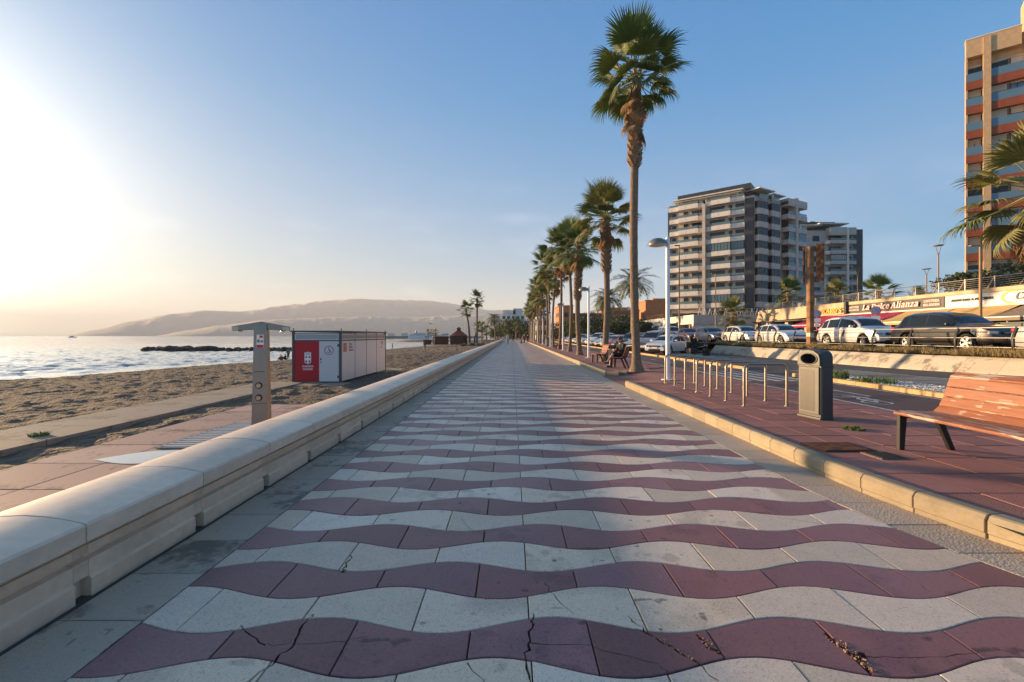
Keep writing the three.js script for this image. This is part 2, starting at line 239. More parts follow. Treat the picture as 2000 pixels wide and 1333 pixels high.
// ---------- promenade ----------
const edgeZ = (k, x) => 2.36 + .3 * k + .065 * Math.cos(2 * PI * (x - .22 - .3 * k) / 1.2);
const patR = (Z) => 2.86 + .08 * Math.pow(Math.max(0, 4.8 - Z), 2), kerbX = (Z) => 3.33 + .085 * Math.pow(Math.max(0, 4.8 - Z), 2) + (Z > 14 ? .13 : 0);
function tileGeo(bot, top, hgt, c, closed) {          // bot and top: [x, Z] from left to right
  const n = bot.length - 1, P = [], tri = (a, b, d) => P.push(...a, ...b, ...d), quad = (a, b, d, e) => { tri(a, b, d); tri(a, d, e); };
  const ring = (off, y) => [bot.map(([x, Z], i) => [x + (i === 0 ? off : i === n ? -off : 0), y, -(Z + off)]), top.map(([x, Z], i) => [x + (i === 0 ? off : i === n ? -off : 0), y, -(Z - off)])];
  const [bi, ti] = ring(c, 0), [bo, to] = ring(0, -c), [bd, td] = ring(0, -hgt);
  for (let i = 0; i < n; i++) quad(bi[i], bi[i + 1], ti[i + 1], ti[i]);
  const loop = (a, b) => [...a, ...b.slice().reverse()], skirt = (L0, L1) => { for (let i = 0; i < L0.length; i++) { const j = (i + 1) % L0.length; quad(L1[i], L1[j], L0[j], L0[i]); } };
  skirt(loop(bi, ti), loop(bo, to)); if (hgt > c) skirt(loop(bo, to), loop(bd, td));
  if (closed) for (let i = 0; i < n; i++) quad(td[i], td[i + 1], bd[i + 1], bd[i]);
  const g = new THREE.BufferGeometry(); g.setAttribute('position', new THREE.Float32BufferAttribute(P, 3)); g.computeVertexNormals(); return g;
}
function jitterTile(g, r) { g.computeBoundingBox(); const c = g.boundingBox.getCenter(V(0, 0, 0)); g.translate(-c.x, 0, -c.z); g.rotateX((r() - .5) * .009); g.rotateZ((r() - .5) * .006); g.translate(c.x, (r() - .6) * .003, c.z); return g; }
function shiftUV(g, du, dv) { const u = g.attributes.uv; for (let i = 0; i < u.count; i++) u.setXY(i, u.getX(i) + du, u.getY(i) + dv); return g; }
const ev = new Evaluator(); ev.attributes = ['position', 'normal']; ev.useGroups = false;
function crackCut(g, path, w, seed) {                   // cuts a jagged gap along [x, Z] points through a closed tile
  const r = rng(seed), L = [], Rr = [], fine = [];
  for (let i = 0; i < path.length - 1; i++) { const k = 5; for (let j = 0; j < k; j++) { const t = j / k; fine.push([lerp(path[i][0], path[i + 1][0], t) + (r() - .5) * .03, lerp(path[i][1], path[i + 1][1], t) + (r() - .5) * .02]); } }
  fine.push(path[path.length - 1]);
  fine.forEach(([x, Z], i) => { const a = fine[Math.max(0, i - 1)], b = fine[Math.min(fine.length - 1, i + 1)], dx = b[0] - a[0], dz = b[1] - a[1], l = Math.hypot(dx, dz) || 1, ww = w * (.35 + 1.1 * r()); L.push([x - dz / l * ww, Z + dx / l * ww]); Rr.push([x + dz / l * ww, Z - dx / l * ww]); });
  const pr = new THREE.ExtrudeGeometry(shapeOf([...L, ...Rr.reverse()]), { depth: .2, bevelEnabled: false }); pr.rotateX(-PI / 2); pr.translate(0, -.1, 0);
  return clean(ev.evaluate(new Brush(g), new Brush(clean(pr)), SUBTRACTION).geometry);
}
{
  const prom = struct('promenade', uvBox(clean(flat(-2.6, 4.4, -.021, -2, 142, 1, 20))), M.grout, 'wide beach promenade paved in purple and white waves', 'promenade'), r = rng(77), rest = { w: new B(), p: new B(), bl: new B(), br: new B() };
  const cracks = [[[[-1.06, 2.45], [-1.083, 2.394], [-1.07, 2.211], [-1.09, 2.097], [-1.16, 1.95]], .0055], [[[-1.07, 2.211], [-1.21, 2.211], [-1.347, 2.303], [-1.4, 2.36]], .0035], [[[-1.07, 2.211], [-.9, 2.22], [-.72, 2.27]], .002], [[[.12, 2.46], [.098, 2.295], [.063, 2.144], [.09, 1.95]], .007], [[[.07, 2.23], [.38, 2.195], [.67, 2.074], [.72, 1.98]], .003], [[[.62, 2.44], [.673, 2.311], [.837, 2.103], [.9, 1.98]], .006], [[[.93, 2.28], [.95, 2.2], [.972, 2.14]], .012], [[[1.57, 2.3], [1.585, 2.22], [1.61, 2.13], [1.6, 2.02]], .011], [[[1.6, 2.15], [1.66, 2.13]], .02], [[[1.64, 2.13], [1.9, 2.12], [2.2, 2.15]], .0025], [[[-1.1, 3.12], [-1.085, 3.0], [-1.075, 2.88]], .009], [[[2.4, 3.05], [2.456, 2.9], [2.456, 2.65]], .003], [[[.2, 2.76], [.223, 2.677], [.332, 2.44]], .003], [[[-.42, 3.75], [-.36, 3.6], [-.2, 3.4]], .003], [[[2.05, 3.95], [2.2, 3.75], [2.5, 3.62]], .004], [[[-.2, 2.08], [-.05, 1.9]], .004], [[[1.9, 4.7], [2.2, 4.45]], .003]];
  for (let k = -5; k < 450; k++) {
    const purple = ((k % 2) + 2) % 2 === 1, x0 = -1.94, near = k < 34, zc = 2.5 + .3 * k, xr = patR(zc), off = purple ? -1.41 : -1.11, cuts = [x0];
    for (let j = -3; j < 9; j++) { const c = off + .6 * j; if (c > x0 + .09 && c < xr - .09) cuts.push(c); }
    cuts.push(xr);
    for (let i = 0; i < cuts.length - 1; i++) {
      const n = near ? (k < 14 ? 8 : 5) : zc < 45 ? 4 : 2, gap = near ? .0035 : .004, a = cuts[i] + gap, b = cuts[i + 1] - gap, last = i === cuts.length - 2, bot = [], top = [];
      for (let q = 0; q <= n; q++) { const t = q / n, xb = last ? lerp(a, patR(edgeZ(k, b)) - gap, t) : lerp(a, b, t), xt = last ? lerp(a, patR(edgeZ(k + 1, b)) - gap, t) : lerp(a, b, t); bot.push([xb, edgeZ(k, xb) + gap]); top.push([xt, edgeZ(k + 1, xt) - gap]); }
      const bx = [Math.min(bot[0][0], top[0][0]), Math.max(bot[n][0], top[n][0])], hit = k < 9 ? cracks.filter(([p]) => p.some(([x, Z]) => x > bx[0] - .25 && x < bx[1] + .25 && Z > zc - .48 && Z < zc + .55)) : [], cr = hit.length ? hit : null; let g = tileGeo(bot, top, zc < 25 ? .019 : .003, near ? .0035 : .003, !!cr);
      if (cr) { for (const [pth, w] of cr) g = crackCut(g, pth, w, 9 + cracks.findIndex((c) => c[0] === pth)); }
      jitterTile(g, r);
      if (near) { const ms = purple ? M.redTile : M.whiteTile, m = part('paving_tile', shiftUV(uvBox(g), r() * 3, r() * 3), ms[Math.floor(r() * ms.length)], prom);  }
      else (purple ? rest.p : rest.w).add(g);
    }
  }
  for (let k = -3; k < 296; k++) {
    const z0 = 2.4 + .47 * k, z1 = z0 + .47, gl = .005;
    const L = jitterTile(tileGeo([[-2.395, z0 + gl], [-1.947, z0 + gl]], [[-2.395, z1 - gl], [-1.947, z1 - gl]], z0 < 25 ? .019 : .003, .003), r), zr = z0 + .27;
    const Rg = jitterTile(tileGeo([[patR(zr) + gl, zr + gl], [kerbX(zr) + .03, zr + gl]], [[patR(zr + .47) + gl, zr + .47 - gl], [kerbX(zr + .47) + .03, zr + .47 - gl]], z0 < 25 ? .019 : .003, .003), r);
    if (k < 24) { part('border_tile', shiftUV(uvBox(L), r() * 3, r() * 3), M.borderL[Math.floor(r() * 3)], prom); part('border_tile', shiftUV(uvBox(Rg), r() * 3, r() * 3), M.borderR[Math.floor(r() * 3)], prom); }
    else { rest.bl.add(L); rest.br.add(Rg); }
  }
  for (const [b, n, m] of [[rest.w, 'white_paving', M.whiteTile[0]], [rest.p, 'purple_paving', M.redTile[0]], [rest.bl, 'border_paving', M.borderL[0]], [rest.br, 'border_paving', M.borderR[0]]]) tag(b.build(n, m, prom), null, null, null, 'stuff');
  { const n = 150, im = new THREE.InstancedMesh(new THREE.IcosahedronGeometry(1, 0), mat([.3, .2, .13], { roughness: .95 }), n), q = new THREE.Quaternion(), cc = new THREE.Color(); im.name = 'crack_debris'; im.userData.kind = 'stuff';
    const path = [[1.575, 2.27, 1.62, 2.03], [.66, 2.33, .84, 2.1], [.93, 2.27, .97, 2.15]];
    for (let i = 0; i < n; i++) { const [a, b, c, d] = path[i < 80 ? 0 : i < 125 ? 1 : 2], t = Math.pow(r(), .8), w = i < 80 ? .04 * (1 - Math.abs(t - .5)) : .02, s = .0025 + .007 * r() * r(); q.setFromEuler(new THREE.Euler(r() * 6, r() * 6, r() * 6)); im.setMatrixAt(i, new THREE.Matrix4().compose(V(lerp(a, c, t) + (r() - .35) * 2 * w, -.001 + s * .5, -(lerp(b, d, t) + (r() - .5) * w)), q, V(s, s * .7, s))); const k = .5 + r(); im.setColorAt(i, cc.setRGB(k, k * .95, k * .9)); } prom.add(im); }
}

// ---------- stone parapet ----------
{
  const capP = [[-2.41, .325], [-2.395, .34], [-2.395, .43], [-2.41, .443], [-2.5, .462], [-2.62, .48], [-2.75, .488], [-2.88, .482], [-3.0, .462], [-3.09, .435], [-3.1, .33], [-3.08, .325]];
  const baseP = [[-2.455, -.02], [-2.455, .085], [-2.47, .1], [-2.47, .195], [-2.51, .203], [-2.51, .224], [-2.475, .234], [-2.475, .282], [-2.5, .29], [-2.535, .302], [-2.535, .325], [-3.0, .325], [-3.0, -.95], [-2.9, -.95], [-2.9, -.02]];
  const notch = baseP.map(([x, y]) => (y < .09 && x > -2.6 ? [x - .06, y] : [x, y]));
  const wall = thing('parapet_wall', 'long low rounded cream stone wall between promenade and beach', 'wall', [0, 0, 0]), r = rng(90);
  const stone = (p, len, bev) => extr(p, len, bev), cap = uvBox(toCreasedNormals(clean(stone(capP, .992, .003)), .5)), base = uvBox(clean(stone(baseP, .9, .002))), joint = uvBox(clean(stone(notch, .092, .001)));
  const far = { c: new B(), b: new B() };
  for (let k = -1; k < 132; k++) {
    const z0 = .62 + .97 * k, sc = .97;
    if (z0 < 32) {
      const c = part('cap_stone', shiftUV(cap.clone(), 0, r() * 5), M.wallCap[Math.floor(r() * 4)], wall), b = part('base_stone', shiftUV(base.clone(), r() * 5, r() * 5), M.wallStone[Math.floor(r() * 4)], wall);
      c.position.set((r() - .5) * .004, (r() - .5) * .004, -z0 - sc); c.scale.z = sc; b.position.z = -z0 - sc; b.scale.z = sc;
      const j = part('drain_notch', joint, M.wallStone[1], wall); j.position.z = -z0 - .0; j.position.x = -.004; 
      j.position.z = -z0 - .0965; 
    } else { far.c.add(extr(capP, .97 * .995), mtx(0, 0, -z0 - sc)); far.b.add(extr(baseP, .97), mtx(0, 0, -z0 - sc)); }
  }
  tag(far.c.build('cap_stones', M.wallCap[0], wall), null, null, null, 'stuff'); tag(far.b.build('base_stones', M.wallStone[0], wall), null, null, null, 'stuff');
}

// ---------- kerbs, footway, cycle lane, road ----------
const FY = .15;                                          // level of the footway
{
  const prof = [[0, -.03], [0, .035], [-.012, .045], [-.012, .135], [.012, .17], [.035, .178], [.145, .172], [.145, -.03]], r = rng(33);
  const k1 = thing('kerb', 'rounded sandstone kerb beside the bike racks and the bench', 'kerb'), k2 = thing('kerb', 'long straight stone kerb running off along the palm row', 'kerb');
  const g = uvBox(clean(extr(prof, .494, .004)));
  for (let i = -2; i < 24; i++) { const Z = 1.35 + .5 * i, m = part('kerb_stone', shiftUV(g.clone(), r(), r() * 4), M.kerb[Math.floor(r() * 4)], k1), x0 = kerbX(Z), x1 = kerbX(Z + .5); m.position.set(x1, (r() - .5) * .004, -Z - .5); m.rotation.y = Math.atan2(x0 - x1, .5); }
  const far = new B();
  for (let i = 0; i < 246; i++) { const Z = 16.9 + .5 * i; if (Z < 32) { const m = part('kerb_stone', shiftUV(g.clone(), r(), r() * 4), M.kerb[Math.floor(r() * 4)], k2); m.position.set(3.46, (r() - .5) * .004, -Z - .5); } else far.add(extr(prof, .494), mtx(3.46, 0, -Z - .5)); }
  tag(far.build('kerb_stones', M.kerb[0], k2), null, null, null, 'stuff');
  // returns of the kerb at the ramp
  for (let i = 0; i < 5; i++) { const m = part('kerb_stone', shiftUV(g.clone(), r(), r() * 4), M.kerb[3], k2); m.rotation.y = PI / 2 - .72; m.position.set(3.5 + i * .5 * Math.cos(.72) , -.002, -16.86 - i * .5 * Math.sin(.72)); }
}
{
  const foot = struct('footway', uvBox(clean(mergeGeometries([flat(3.5, 6.8, FY - .022, -1, 13.3), flat(3.5, 6.8, FY - .022, 17, 140)].map(clean)))), M.grout, 'reddish tiled footway between the kerb and the cycle lane', 'footway'), r = rng(44);
  const s = .56, g = uvBox(tileGeo([[-s / 2 + .006, .006], [s / 2 - .006, .006]], [[-s / 2 + .006, s - .006], [s / 2 - .006, s - .006]], .02, .008)), rest = new B(), ramp = new B();
  for (let zi = 0; zi < 245; zi++) for (let xi = 0; xi < 6; xi++) {
    const Z = 1.1 + s * zi, X = 3.46 + s * (xi + .5) - .02; if (Z > 12.7 && Z < 16.6 + xi * .5) continue;
    const kx = kerbX(Z) + .142, kt = Math.max(kerbX(Z + s) + .142, X - s / 2); if (X + s / 2 < kx + .06) continue;
    if (Z < 26) {
      let gg = g; if (X - s / 2 < kx) { gg = uvBox(tileGeo([[kx - X + .004, .006], [s / 2 - .006, .006]], [[kt - X + .004, s - .006], [s / 2 - .006, s - .006]], .02, .008)); }
      const m = part('footway_tile', gg === g ? g : gg, M.redPave[Math.floor(r() * 4)], foot); m.position.set(X, FY + (r() - .5) * .004, -Z); if (r() < .5 && gg === g) { m.rotation.y = PI; m.position.z -= s; }
    } else rest.add(g, mtx(X, FY, -Z));
  }
  tag(rest.build('footway_tiles', M.redPave[0], foot), null, null, null, 'stuff');
  // the dropped crossing between the two kerbs
  const rg = gridGeo(14, 10, (u, v) => { const X = 3.34 + 3.5 * u, Z = 12.72 + 4.2 * v + (v > .9 ? u * 2.2 : 0); return [X, .006 + (FY - .004) * smoothstep(X, 3.5, 5.4), -Z]; });
  part('crossing_ramp', topUV(rg), M.tactile, foot);
}
const laneEdge = 6.78;
const roadY = (Z) => .13 + Math.max(0, 20 - Z) * .02;
{
  const lane = struct('cycle_lane', flat(laneEdge, 9.36, FY - .012, -6, 142, 1, 10), M.lane, 'dark red asphalt cycle lane with white markings', 'cycle lane');
  const line = (x0, x1, Z0, Z1) => uvBox(clean(flat(x0, x1, FY - .0078, Z0, Z1)));
  part('edge_line', line(6.86, 6.95, -4, 13), M.paint, lane); part('edge_line', line(6.86, 6.95, 18, 120), M.paint, lane);
  part('edge_line', line(9.1, 9.19, -4, 14), M.paint, lane); part('edge_line', line(9.1, 9.19, 18.5, 120), M.paint, lane);
  for (let z = 4.2; z < 110; z += 3) if (z < 12.4 || z > 19) part('centre_dash', line(7.98, 8.07, z, z + 1.2), M.paint, lane);
  for (let i = 0; i < 5; i++) part('zebra_bar', line(6.98 + i * .46, 7.22 + i * .46, 13.6, 17.6), M.paint, lane);
  const sym = new B(), ring = (x, Z, r) => { const g = new THREE.RingGeometry(r - .05, r, 26); g.rotateX(-PI / 2); g.translate(x, FY - .0078, -Z); sym.add(g); }, st = (x0, Z0, x1, Z1, w = .035) => { const l = Math.hypot(x1 - x0, Z1 - Z0), dx = (x1 - x0) / l, dz = (Z1 - Z0) / l; sym.add(topUV(gridGeo(1, 1, (u, v) => [lerp(x0, x1, v) - dz * (u - .5) * w * 2, FY - .0074, -(lerp(Z0, Z1, v) + dx * (u - .5) * w * 2)]))); };
  ring(7.42, 9.25, .27); ring(7.42, 10.25, .27);
  st(7.42, 9.25, 7.68, 9.62); st(7.68, 9.62, 7.42, 9.75); st(7.42, 9.75, 7.42, 9.25); st(7.42, 9.75, 7.68, 10.08); st(7.68, 9.62, 7.68, 10.08); st(7.42, 10.25, 7.76, 10.05); st(7.76, 10.05, 7.8, 9.95); st(7.72, 9.5, 7.72, 9.72);
  sym.build('bicycle_symbol', M.paint, lane);
  const k = thing('kerb', 'ochre kerb between the cycle lane and the gravel strip', 'kerb'), k2 = thing('kerb', 'ochre kerb in front of the noses of the parked cars', 'kerb'), r = rng(55), g = uvBox(clean(extr([[0, -.1], [0, .095], [.02, .11], [.15, .11], [.15, -.1]], .694, .004))), far = new B();
  for (let Z = -3; Z < 15; Z += .7) { const m = part('kerb_stone', g, M.kerbY[Math.floor(r() * 3)], k); m.position.set(9.36, FY - .01 + (r() - .5) * .006, -Z - .7); }
  for (let Z = 18.4; Z < 120; Z += .7) { if (Z < 46) { const m = part('kerb_stone', g, M.kerbY[Math.floor(r() * 3)], k2); m.position.set(9.36, FY - .01, -Z - .7); } else far.add(extr([[0, -.1], [0, .095], [.02, .11], [.15, .11], [.15, -.1]], .694), mtx(9.36, FY - .01, -Z - .7)); }
  tag(far.build('kerb_stones', M.kerbY[0], k2), null, null, null, 'stuff');
  const road = struct('road', topUV(gridGeo(6, 60, (u, v) => { const X = lerp(9.44, 17.3, u), Z = -8 + 150 * v * v + 0; return [X, lerp(FY - .03, roadY(Z), u), -Z]; })), M.asphalt, 'dark asphalt road between the gravel strip and the concrete barrier', 'road');
  part('gutter', topUV(gridGeo(3, 24, (u, v) => { const X = lerp(10.9, 13.1, u), Z = -6 + 24 * v; return [X, lerp(FY - .03, roadY(Z), (X - 9.44) / 7.86) + .006, -Z]; })), M.apron, road);
  part('edge_line', topUV(gridGeo(1, 24, (u, v) => { const X = lerp(13.1, 13.22, u), Z = -6 + 24 * v; return [X, lerp(FY - .03, roadY(Z), (X - 9.44) / 7.86) + .012, -Z]; })), M.paint, road);
  const bed = single('gravel', flat(9.51, 10.88, FY + .065, -4, 15.2, 4, 30), M.earth, 'strip of white pebbles and weeds beside the cycle lane', 'gravel', null, 'stuff');
  const ig = new THREE.IcosahedronGeometry(1, 0), im = new THREE.InstancedMesh(ig, M.pebble, 9000), q = new THREE.Quaternion(), cc = new THREE.Color(); im.name = 'pebbles'; im.userData.kind = 'stuff';
  for (let i = 0; i < 9000; i++) { const Z = 3 + 12 * r(), x = 9.52 + 1.33 * r(), s = .016 + .026 * r() * r() ; q.setFromEuler(new THREE.Euler(r() * 6, r() * 6, r() * 6)); const keep = Z > 12.4 ? r() < .35 : true; im.setMatrixAt(i, new THREE.Matrix4().compose(V(x, keep ? FY + .072 : FY - .05, -Z), q, V(s, s * .7, s))); const t = .5 + .6 * r(); im.setColorAt(i, cc.setRGB(t, t * (.93 + .07 * r()), t * (.85 + .12 * r()))); }
  bed.add(im);
}
function tuft(name, label, x, y, Z, n, h, spread, m, cat, seed, parent) {   // a clump of narrow blades
  const r = rng(seed), P = []; for (let i = 0; i < n; i++) { const a = r() * 6.28, d = Math.sqrt(r()) * spread, bx = x + Math.cos(a) * d, bz = -Z + Math.sin(a) * d, hh = h * (.4 + .7 * r()), le = hh * (.3 + .6 * r()), b = r() * 6.28, w = .004 + .008 * r(), tx = bx + Math.cos(b) * le, tz = bz + Math.sin(b) * le, wx = -Math.sin(b) * w, wz = Math.cos(b) * w, mx = lerp(bx, tx, .45), mz = lerp(bz, tz, .45);
    P.push(bx - wx, y, bz - wz, bx + wx, y, bz + wz, mx + wx, y + hh * .7, mz + wz, bx - wx, y, bz - wz, mx + wx, y + hh * .7, mz + wz, mx - wx, y + hh * .7, mz - wz, mx - wx, y + hh * .7, mz - wz, mx + wx, y + hh * .7, mz + wz, tx, y + hh, tz); }
  const g = new THREE.BufferGeometry(); g.setAttribute('position', new THREE.Float32BufferAttribute(P, 3)); g.computeVertexNormals(); uvBox(g);
  return parent ? part(name, g, m, parent) : single(name, g, m, label, cat);
}
tuft('weed', 'small flat green weed growing in a joint near the bench', 4.92, FY, 6.55, 150, .045, .14, M.weed, 'weed', 3);
tuft('weed', 'bright green weed on the near edge of the concrete path', -10.3, -.69, 9.9, 120, .1, .16, M.weed, 'weed', 9);
tuft('weed', 'taller green weed on the gravel strip beside the litter bin', 9.75, FY + .06, 13.6, 170, .3, .28, M.weed, 'weed', 5);
tuft('weed', 'low spreading green weed at the left end of the white pebbles', 9.85, FY + .06, 12.3, 260, .2, .45, M.weed, 'weed', 7);
{ // raised street, sloped barrier and planter
  const st = struct('street', flat(17.2, 42, .86, -20, 175, 2, 10), M.street, 'raised street where the right hand cars stand', 'street');
  part('pavement', uvBox(clean(new THREE.BoxGeometry(8, .12, 190).translate(26.2, .93, -75))), M.apron, st);
  const bar = thing('barrier', 'sloping pale concrete wall between the road and the planter', 'wall'), r = rng(66), prof = [[0, -.3], [.02, .02], [.06, .1], [.17, .22], [.34, .42], [.46, .58], [.52, .6], [.75, .6], [.75, -.3]], g = uvBox(toCreasedNormals(clean(extr(prof, 1.242, .003)), .7));
  for (let Z = -2.5; Z < 36; Z += 1.25) { const q = g.clone(), pp = q.attributes.position, fx = (ZZ) => .1 * Math.max(0, 17 - ZZ); for (let i = 0; i < pp.count; i++) pp.setX(i, pp.getX(i) + fx(Z + 1.25 - pp.getZ(i))); const m = part('wall_panel', shiftUV(q, r(), r() * 3), M.barrier[Math.floor(r() * 3)], bar); m.position.set(15.75, .13 + (roadY(Z) - .13) * .3, -Z - 1.25); }
  const earth = struct('planter_bed', uvBox(clean(flat(16.3, 17.4, .8, -2.5, 37))), M.earth, 'planter strip of dry soil behind the concrete barrier', 'planter');
  const n = 9000, blade = new THREE.BufferGeometry(); blade.setAttribute('position', new THREE.Float32BufferAttribute([-.007, 0, 0, .007, 0, 0, .05, .17, .02, -.01, 0, 0, .01, 0, 0, -.06, .12, -.03, -.007, 0, .01, .007, 0, .01, .0, .1, .08], 3)); blade.computeVertexNormals(); uvBox(blade);
  for (const [nm, m, cnt, h, lab] of [['dry_grass', M.dryGrass, 15000, 1, 'dry yellow grass filling the planter under the railing'], ['ground_cover', M.leaf[1], 7000, .8, 'low dull green plants scattered through the dry grass']]) {
    const im = new THREE.InstancedMesh(blade, m, cnt); im.name = numbered(nm); tag(im, lab, 'grass', null, 'stuff'); const q = new THREE.Quaternion();
    for (let i = 0; i < cnt; i++) { const Z = 8 + 28.5 * r(), c = fbm(Z * .8, h * 9, 401, 0, 3), x = 16.35 + .95 * r(), s = h * (.55 + 1.1 * r()) * (.45 + 1.2 * c); q.setFromEuler(new THREE.Euler((r() - .5) * .7, r() * 6.3, (r() - .5) * .7)); im.setMatrixAt(i, new THREE.Matrix4().compose(V(x, .79, -Z), q, V(s * 1.3, s, s * 1.3))); }
    scene.add(im);
  }
}
// left of the parapet: paving, path
{
  const pv = struct('lower_paving', uvBox(clean(flat(-8.35, -2.9, -.712, -2, 14.4))), M.grout, 'pink stamped concrete paving beside the wall at beach level', 'paving'), r = rng(88);
  const g = uvBox(tileGeo([[-.66, .006], [.66, .006]], [[-.66, 1.314], [.66, 1.314]], .03, .006));
  for (let i = 0; i < 4; i++) for (let k = 0; k < 12; k++) { if (i === 3 && k === 11) continue; const m = part('paving_slab', shiftUV(g.clone(), r() * 4, r() * 4), M.pinkPave[Math.floor(r() * 4)], pv); m.position.set(-8.34 + .67 + i * 1.335, -.69 + (r() - .5) * .004, 1.5 - k * 1.33); }
  part('paving_slab', uvBox(clean(new THREE.BoxGeometry(.3, .06, 16).translate(-2.99, -.73, -6.4))), M.pinkPave[3], pv);
  const path = struct('path', gridGeo(1, 1, () => [0, 0, 0]), M.concrete, 'narrow pale concrete path across the sand to the toilet booth', 'path'), b = new B();
  for (let k = 0; k < 15; k++) { const z = -1 + k * 1.5; b.box(-10.75 - .05 * Math.max(0, 8 - z) * .1, -.76, -z - .75, 2.05, .16, 1.485); }
  b.box(-9.35, -.79, -20.75, 3.6, .17, 1.3); b.box(-9.2, -.86, -25.4, 2.2, .12, 7.7); b.box(-8.3, -.79, -30.2, 2.2, .14, 2.0); path.geometry = b.geo();
  const pudG = new THREE.ShapeGeometry(new THREE.Shape(new THREE.SplineCurve([[-7.35, 8.0], [-6.6, 7.75], [-5.9, 7.9], [-5.3, 8.2], [-5.0, 9.2], [-5.5, 9.1], [-6.1, 8.75], [-6.9, 8.55]].map(([x, y]) => new THREE.Vector2(x, y)).concat([new THREE.Vector2(-7.35, 8.0)])).getPoints(60))); pudG.rotateX(-PI / 2); pudG.translate(0, -.683, 0);
  single('puddle', uvBox(clean(pudG)), mat([.06, .05, .045], { roughness: .03, clearcoat: 1, clearcoatRoughness: .02 }), 'shallow puddle on the pink paving beside the drain', 'puddle');
  const gr = thing('drain_grating', 'steel slatted drain grating around the foot of the shower', 'grating', [-5.9, -.684, -10.1], 0); new B().box(-.98, .012, 0, .04, .024, 2.6).box(.98, .012, 0, .04, .024, 2.6).box(0, .012, 1.28, 1.92, .024, .04).box(0, .012, -1.28, 1.92, .024, .04).build('frame', M.grating, gr);
  const sl = uvBox(clean(new RoundedBoxGeometry(1.9, .02, .11, 1, .004))); for (let i = 0; i < 15; i++) { const m = part('slat', sl, M.grating, gr); m.position.set(0, .014, 1.15 - i * .165); }
  const pg = new THREE.PlaneGeometry(2, 2.6); pg.rotateX(-PI / 2); part('drain_pan', uvBox(clean(pg.translate(0, .003, 0))), M.blackPaint, gr);
}
// ---------- street furniture ----------
{ // bike racks
  const r0 = thing('bike_rack', 'nearest steel hoop bike rack, beside the litter bin', 'bike rack', [4.86, FY, -8.72], 0, 'steel hoop bike racks in a row');
  const w = .41, h = .81, rr = .13, pts = []; for (let i = 0; i <= 6; i++) { const a = PI - i / 6 * PI / 2; pts.push(V(-w + rr + Math.cos(a) * rr, h - rr + Math.sin(a) * rr, 0)); } for (let i = 0; i <= 6; i++) { const a = PI / 2 - i / 6 * PI / 2; pts.push(V(w - rr + Math.cos(a) * rr, h - rr + Math.sin(a) * rr, 0)); }
  const all = [V(-w, -.02, 0), ...pts, V(w, -.02, 0)], b = new B(); b.tube(all, .0245, 12, 90, false); b.build('hoop', M.steel, r0);
  for (const s of [-1, 1]) new B().cyl(s * w, .001, 0, .05, .048, .006, 16).build('base_flange', M.steel, r0);
  const nth = ['', 'second', 'third', 'fourth', 'fifth', 'sixth', 'seventh and farthest']; for (let i = 1; i < 7; i++) copy(r0, nth[i] + ' steel hoop bike rack counting from the litter bin', [4.86 - .012 * i, FY, -8.72 - .71 * i], (i % 3 - 1) * .02);
}
{ // litter bin
  const o = thing('litter_bin', 'dark grey rounded litter bin with ribbed side and oval opening', 'litter bin', [4.985, FY, -7.49], .19);
  const bd = mat([.05, .055, .055], { roughness: .42, map: T.grain, size: .4 }), gr = mat([.1, .1, .088], { roughness: .5, map: T.conc, size: .5 });
  // local x: thickness (front face looks to -x), local z: width
  const prof = []; const W = .235, H = 1.13; prof.push([-W, 0], [W, 0], [W, H - .09]); for (let i = 0; i <= 8; i++) { const a = i / 8 * PI / 2; prof.push([W - .09 + Math.cos(a) * .09, H - .09 + Math.sin(a) * .09]); } for (let i = 0; i <= 8; i++) { const a = PI / 2 + i / 8 * PI / 2; prof.push([-W + .12 + Math.cos(a) * .12, H - .14 + Math.sin(a) * .12]); }
  const sh = extr(prof, .23, .02); const g = clean(sh); g.rotateY(PI / 2); g.translate(-.1, 0, 0); { const cu = new THREE.CylinderGeometry(1, 1, .36, 32); cu.rotateZ(PI / 2); cu.scale(1, .083, .158); cu.translate(-.12, .972, .01); const cut = clean(ev.evaluate(new Brush(g), new Brush(clean(cu)), SUBTRACTION).geometry); part('body', uvBox(toCreasedNormals(cut, .6)), bd, o); }
  const fs = shapeOf([[-.215, .87], [.215, .87], [.215, .98], [.19, 1.045], [.1, 1.1], [0, 1.115], [-.13, 1.1], [-.2, 1.03], [-.215, .98]]), hole = new THREE.Path(); hole.absellipse(.01, .972, .158, .083, 0, 2 * PI); fs.holes.push(hole);
  const hood = new THREE.ExtrudeGeometry(fs, { depth: .012, bevelEnabled: true, bevelSize: .006, bevelThickness: .006, bevelSegments: 2, curveSegments: 24 }); hood.rotateY(-PI / 2); hood.translate(-.108, 0, 0); part('hood', uvBox(clean(hood)), gr, o);
  const rim = new THREE.TorusGeometry(1, .09, 8, 40); rim.scale(.162, .087, .12); rim.rotateY(PI / 2); rim.translate(-.128, .972, .01); part('opening_rim', uvBox(clean(rim)), gr, o);
  
  part('door_panel', uvBox(clean(new RoundedBoxGeometry(.018, .76, .4, 2, .008).translate(-.112, .46, 0))), gr, o);
  const rb = uvBox(clean(new THREE.BoxGeometry(.008, .67, .012))); for (let i = 0; i < 13; i++) { const m = part('groove', rb, M.blackPaint, o); m.position.set(-.119, .46, -.02 + (i - 6) * .023); }
  new B().rbox(0, .015, 0, .25, .05, .48, .015).build('plinth', bd, o);
  new B().rbox(.01, .845, 0, .236, .012, .474, .004).build('seam', M.blackPaint, o);
}
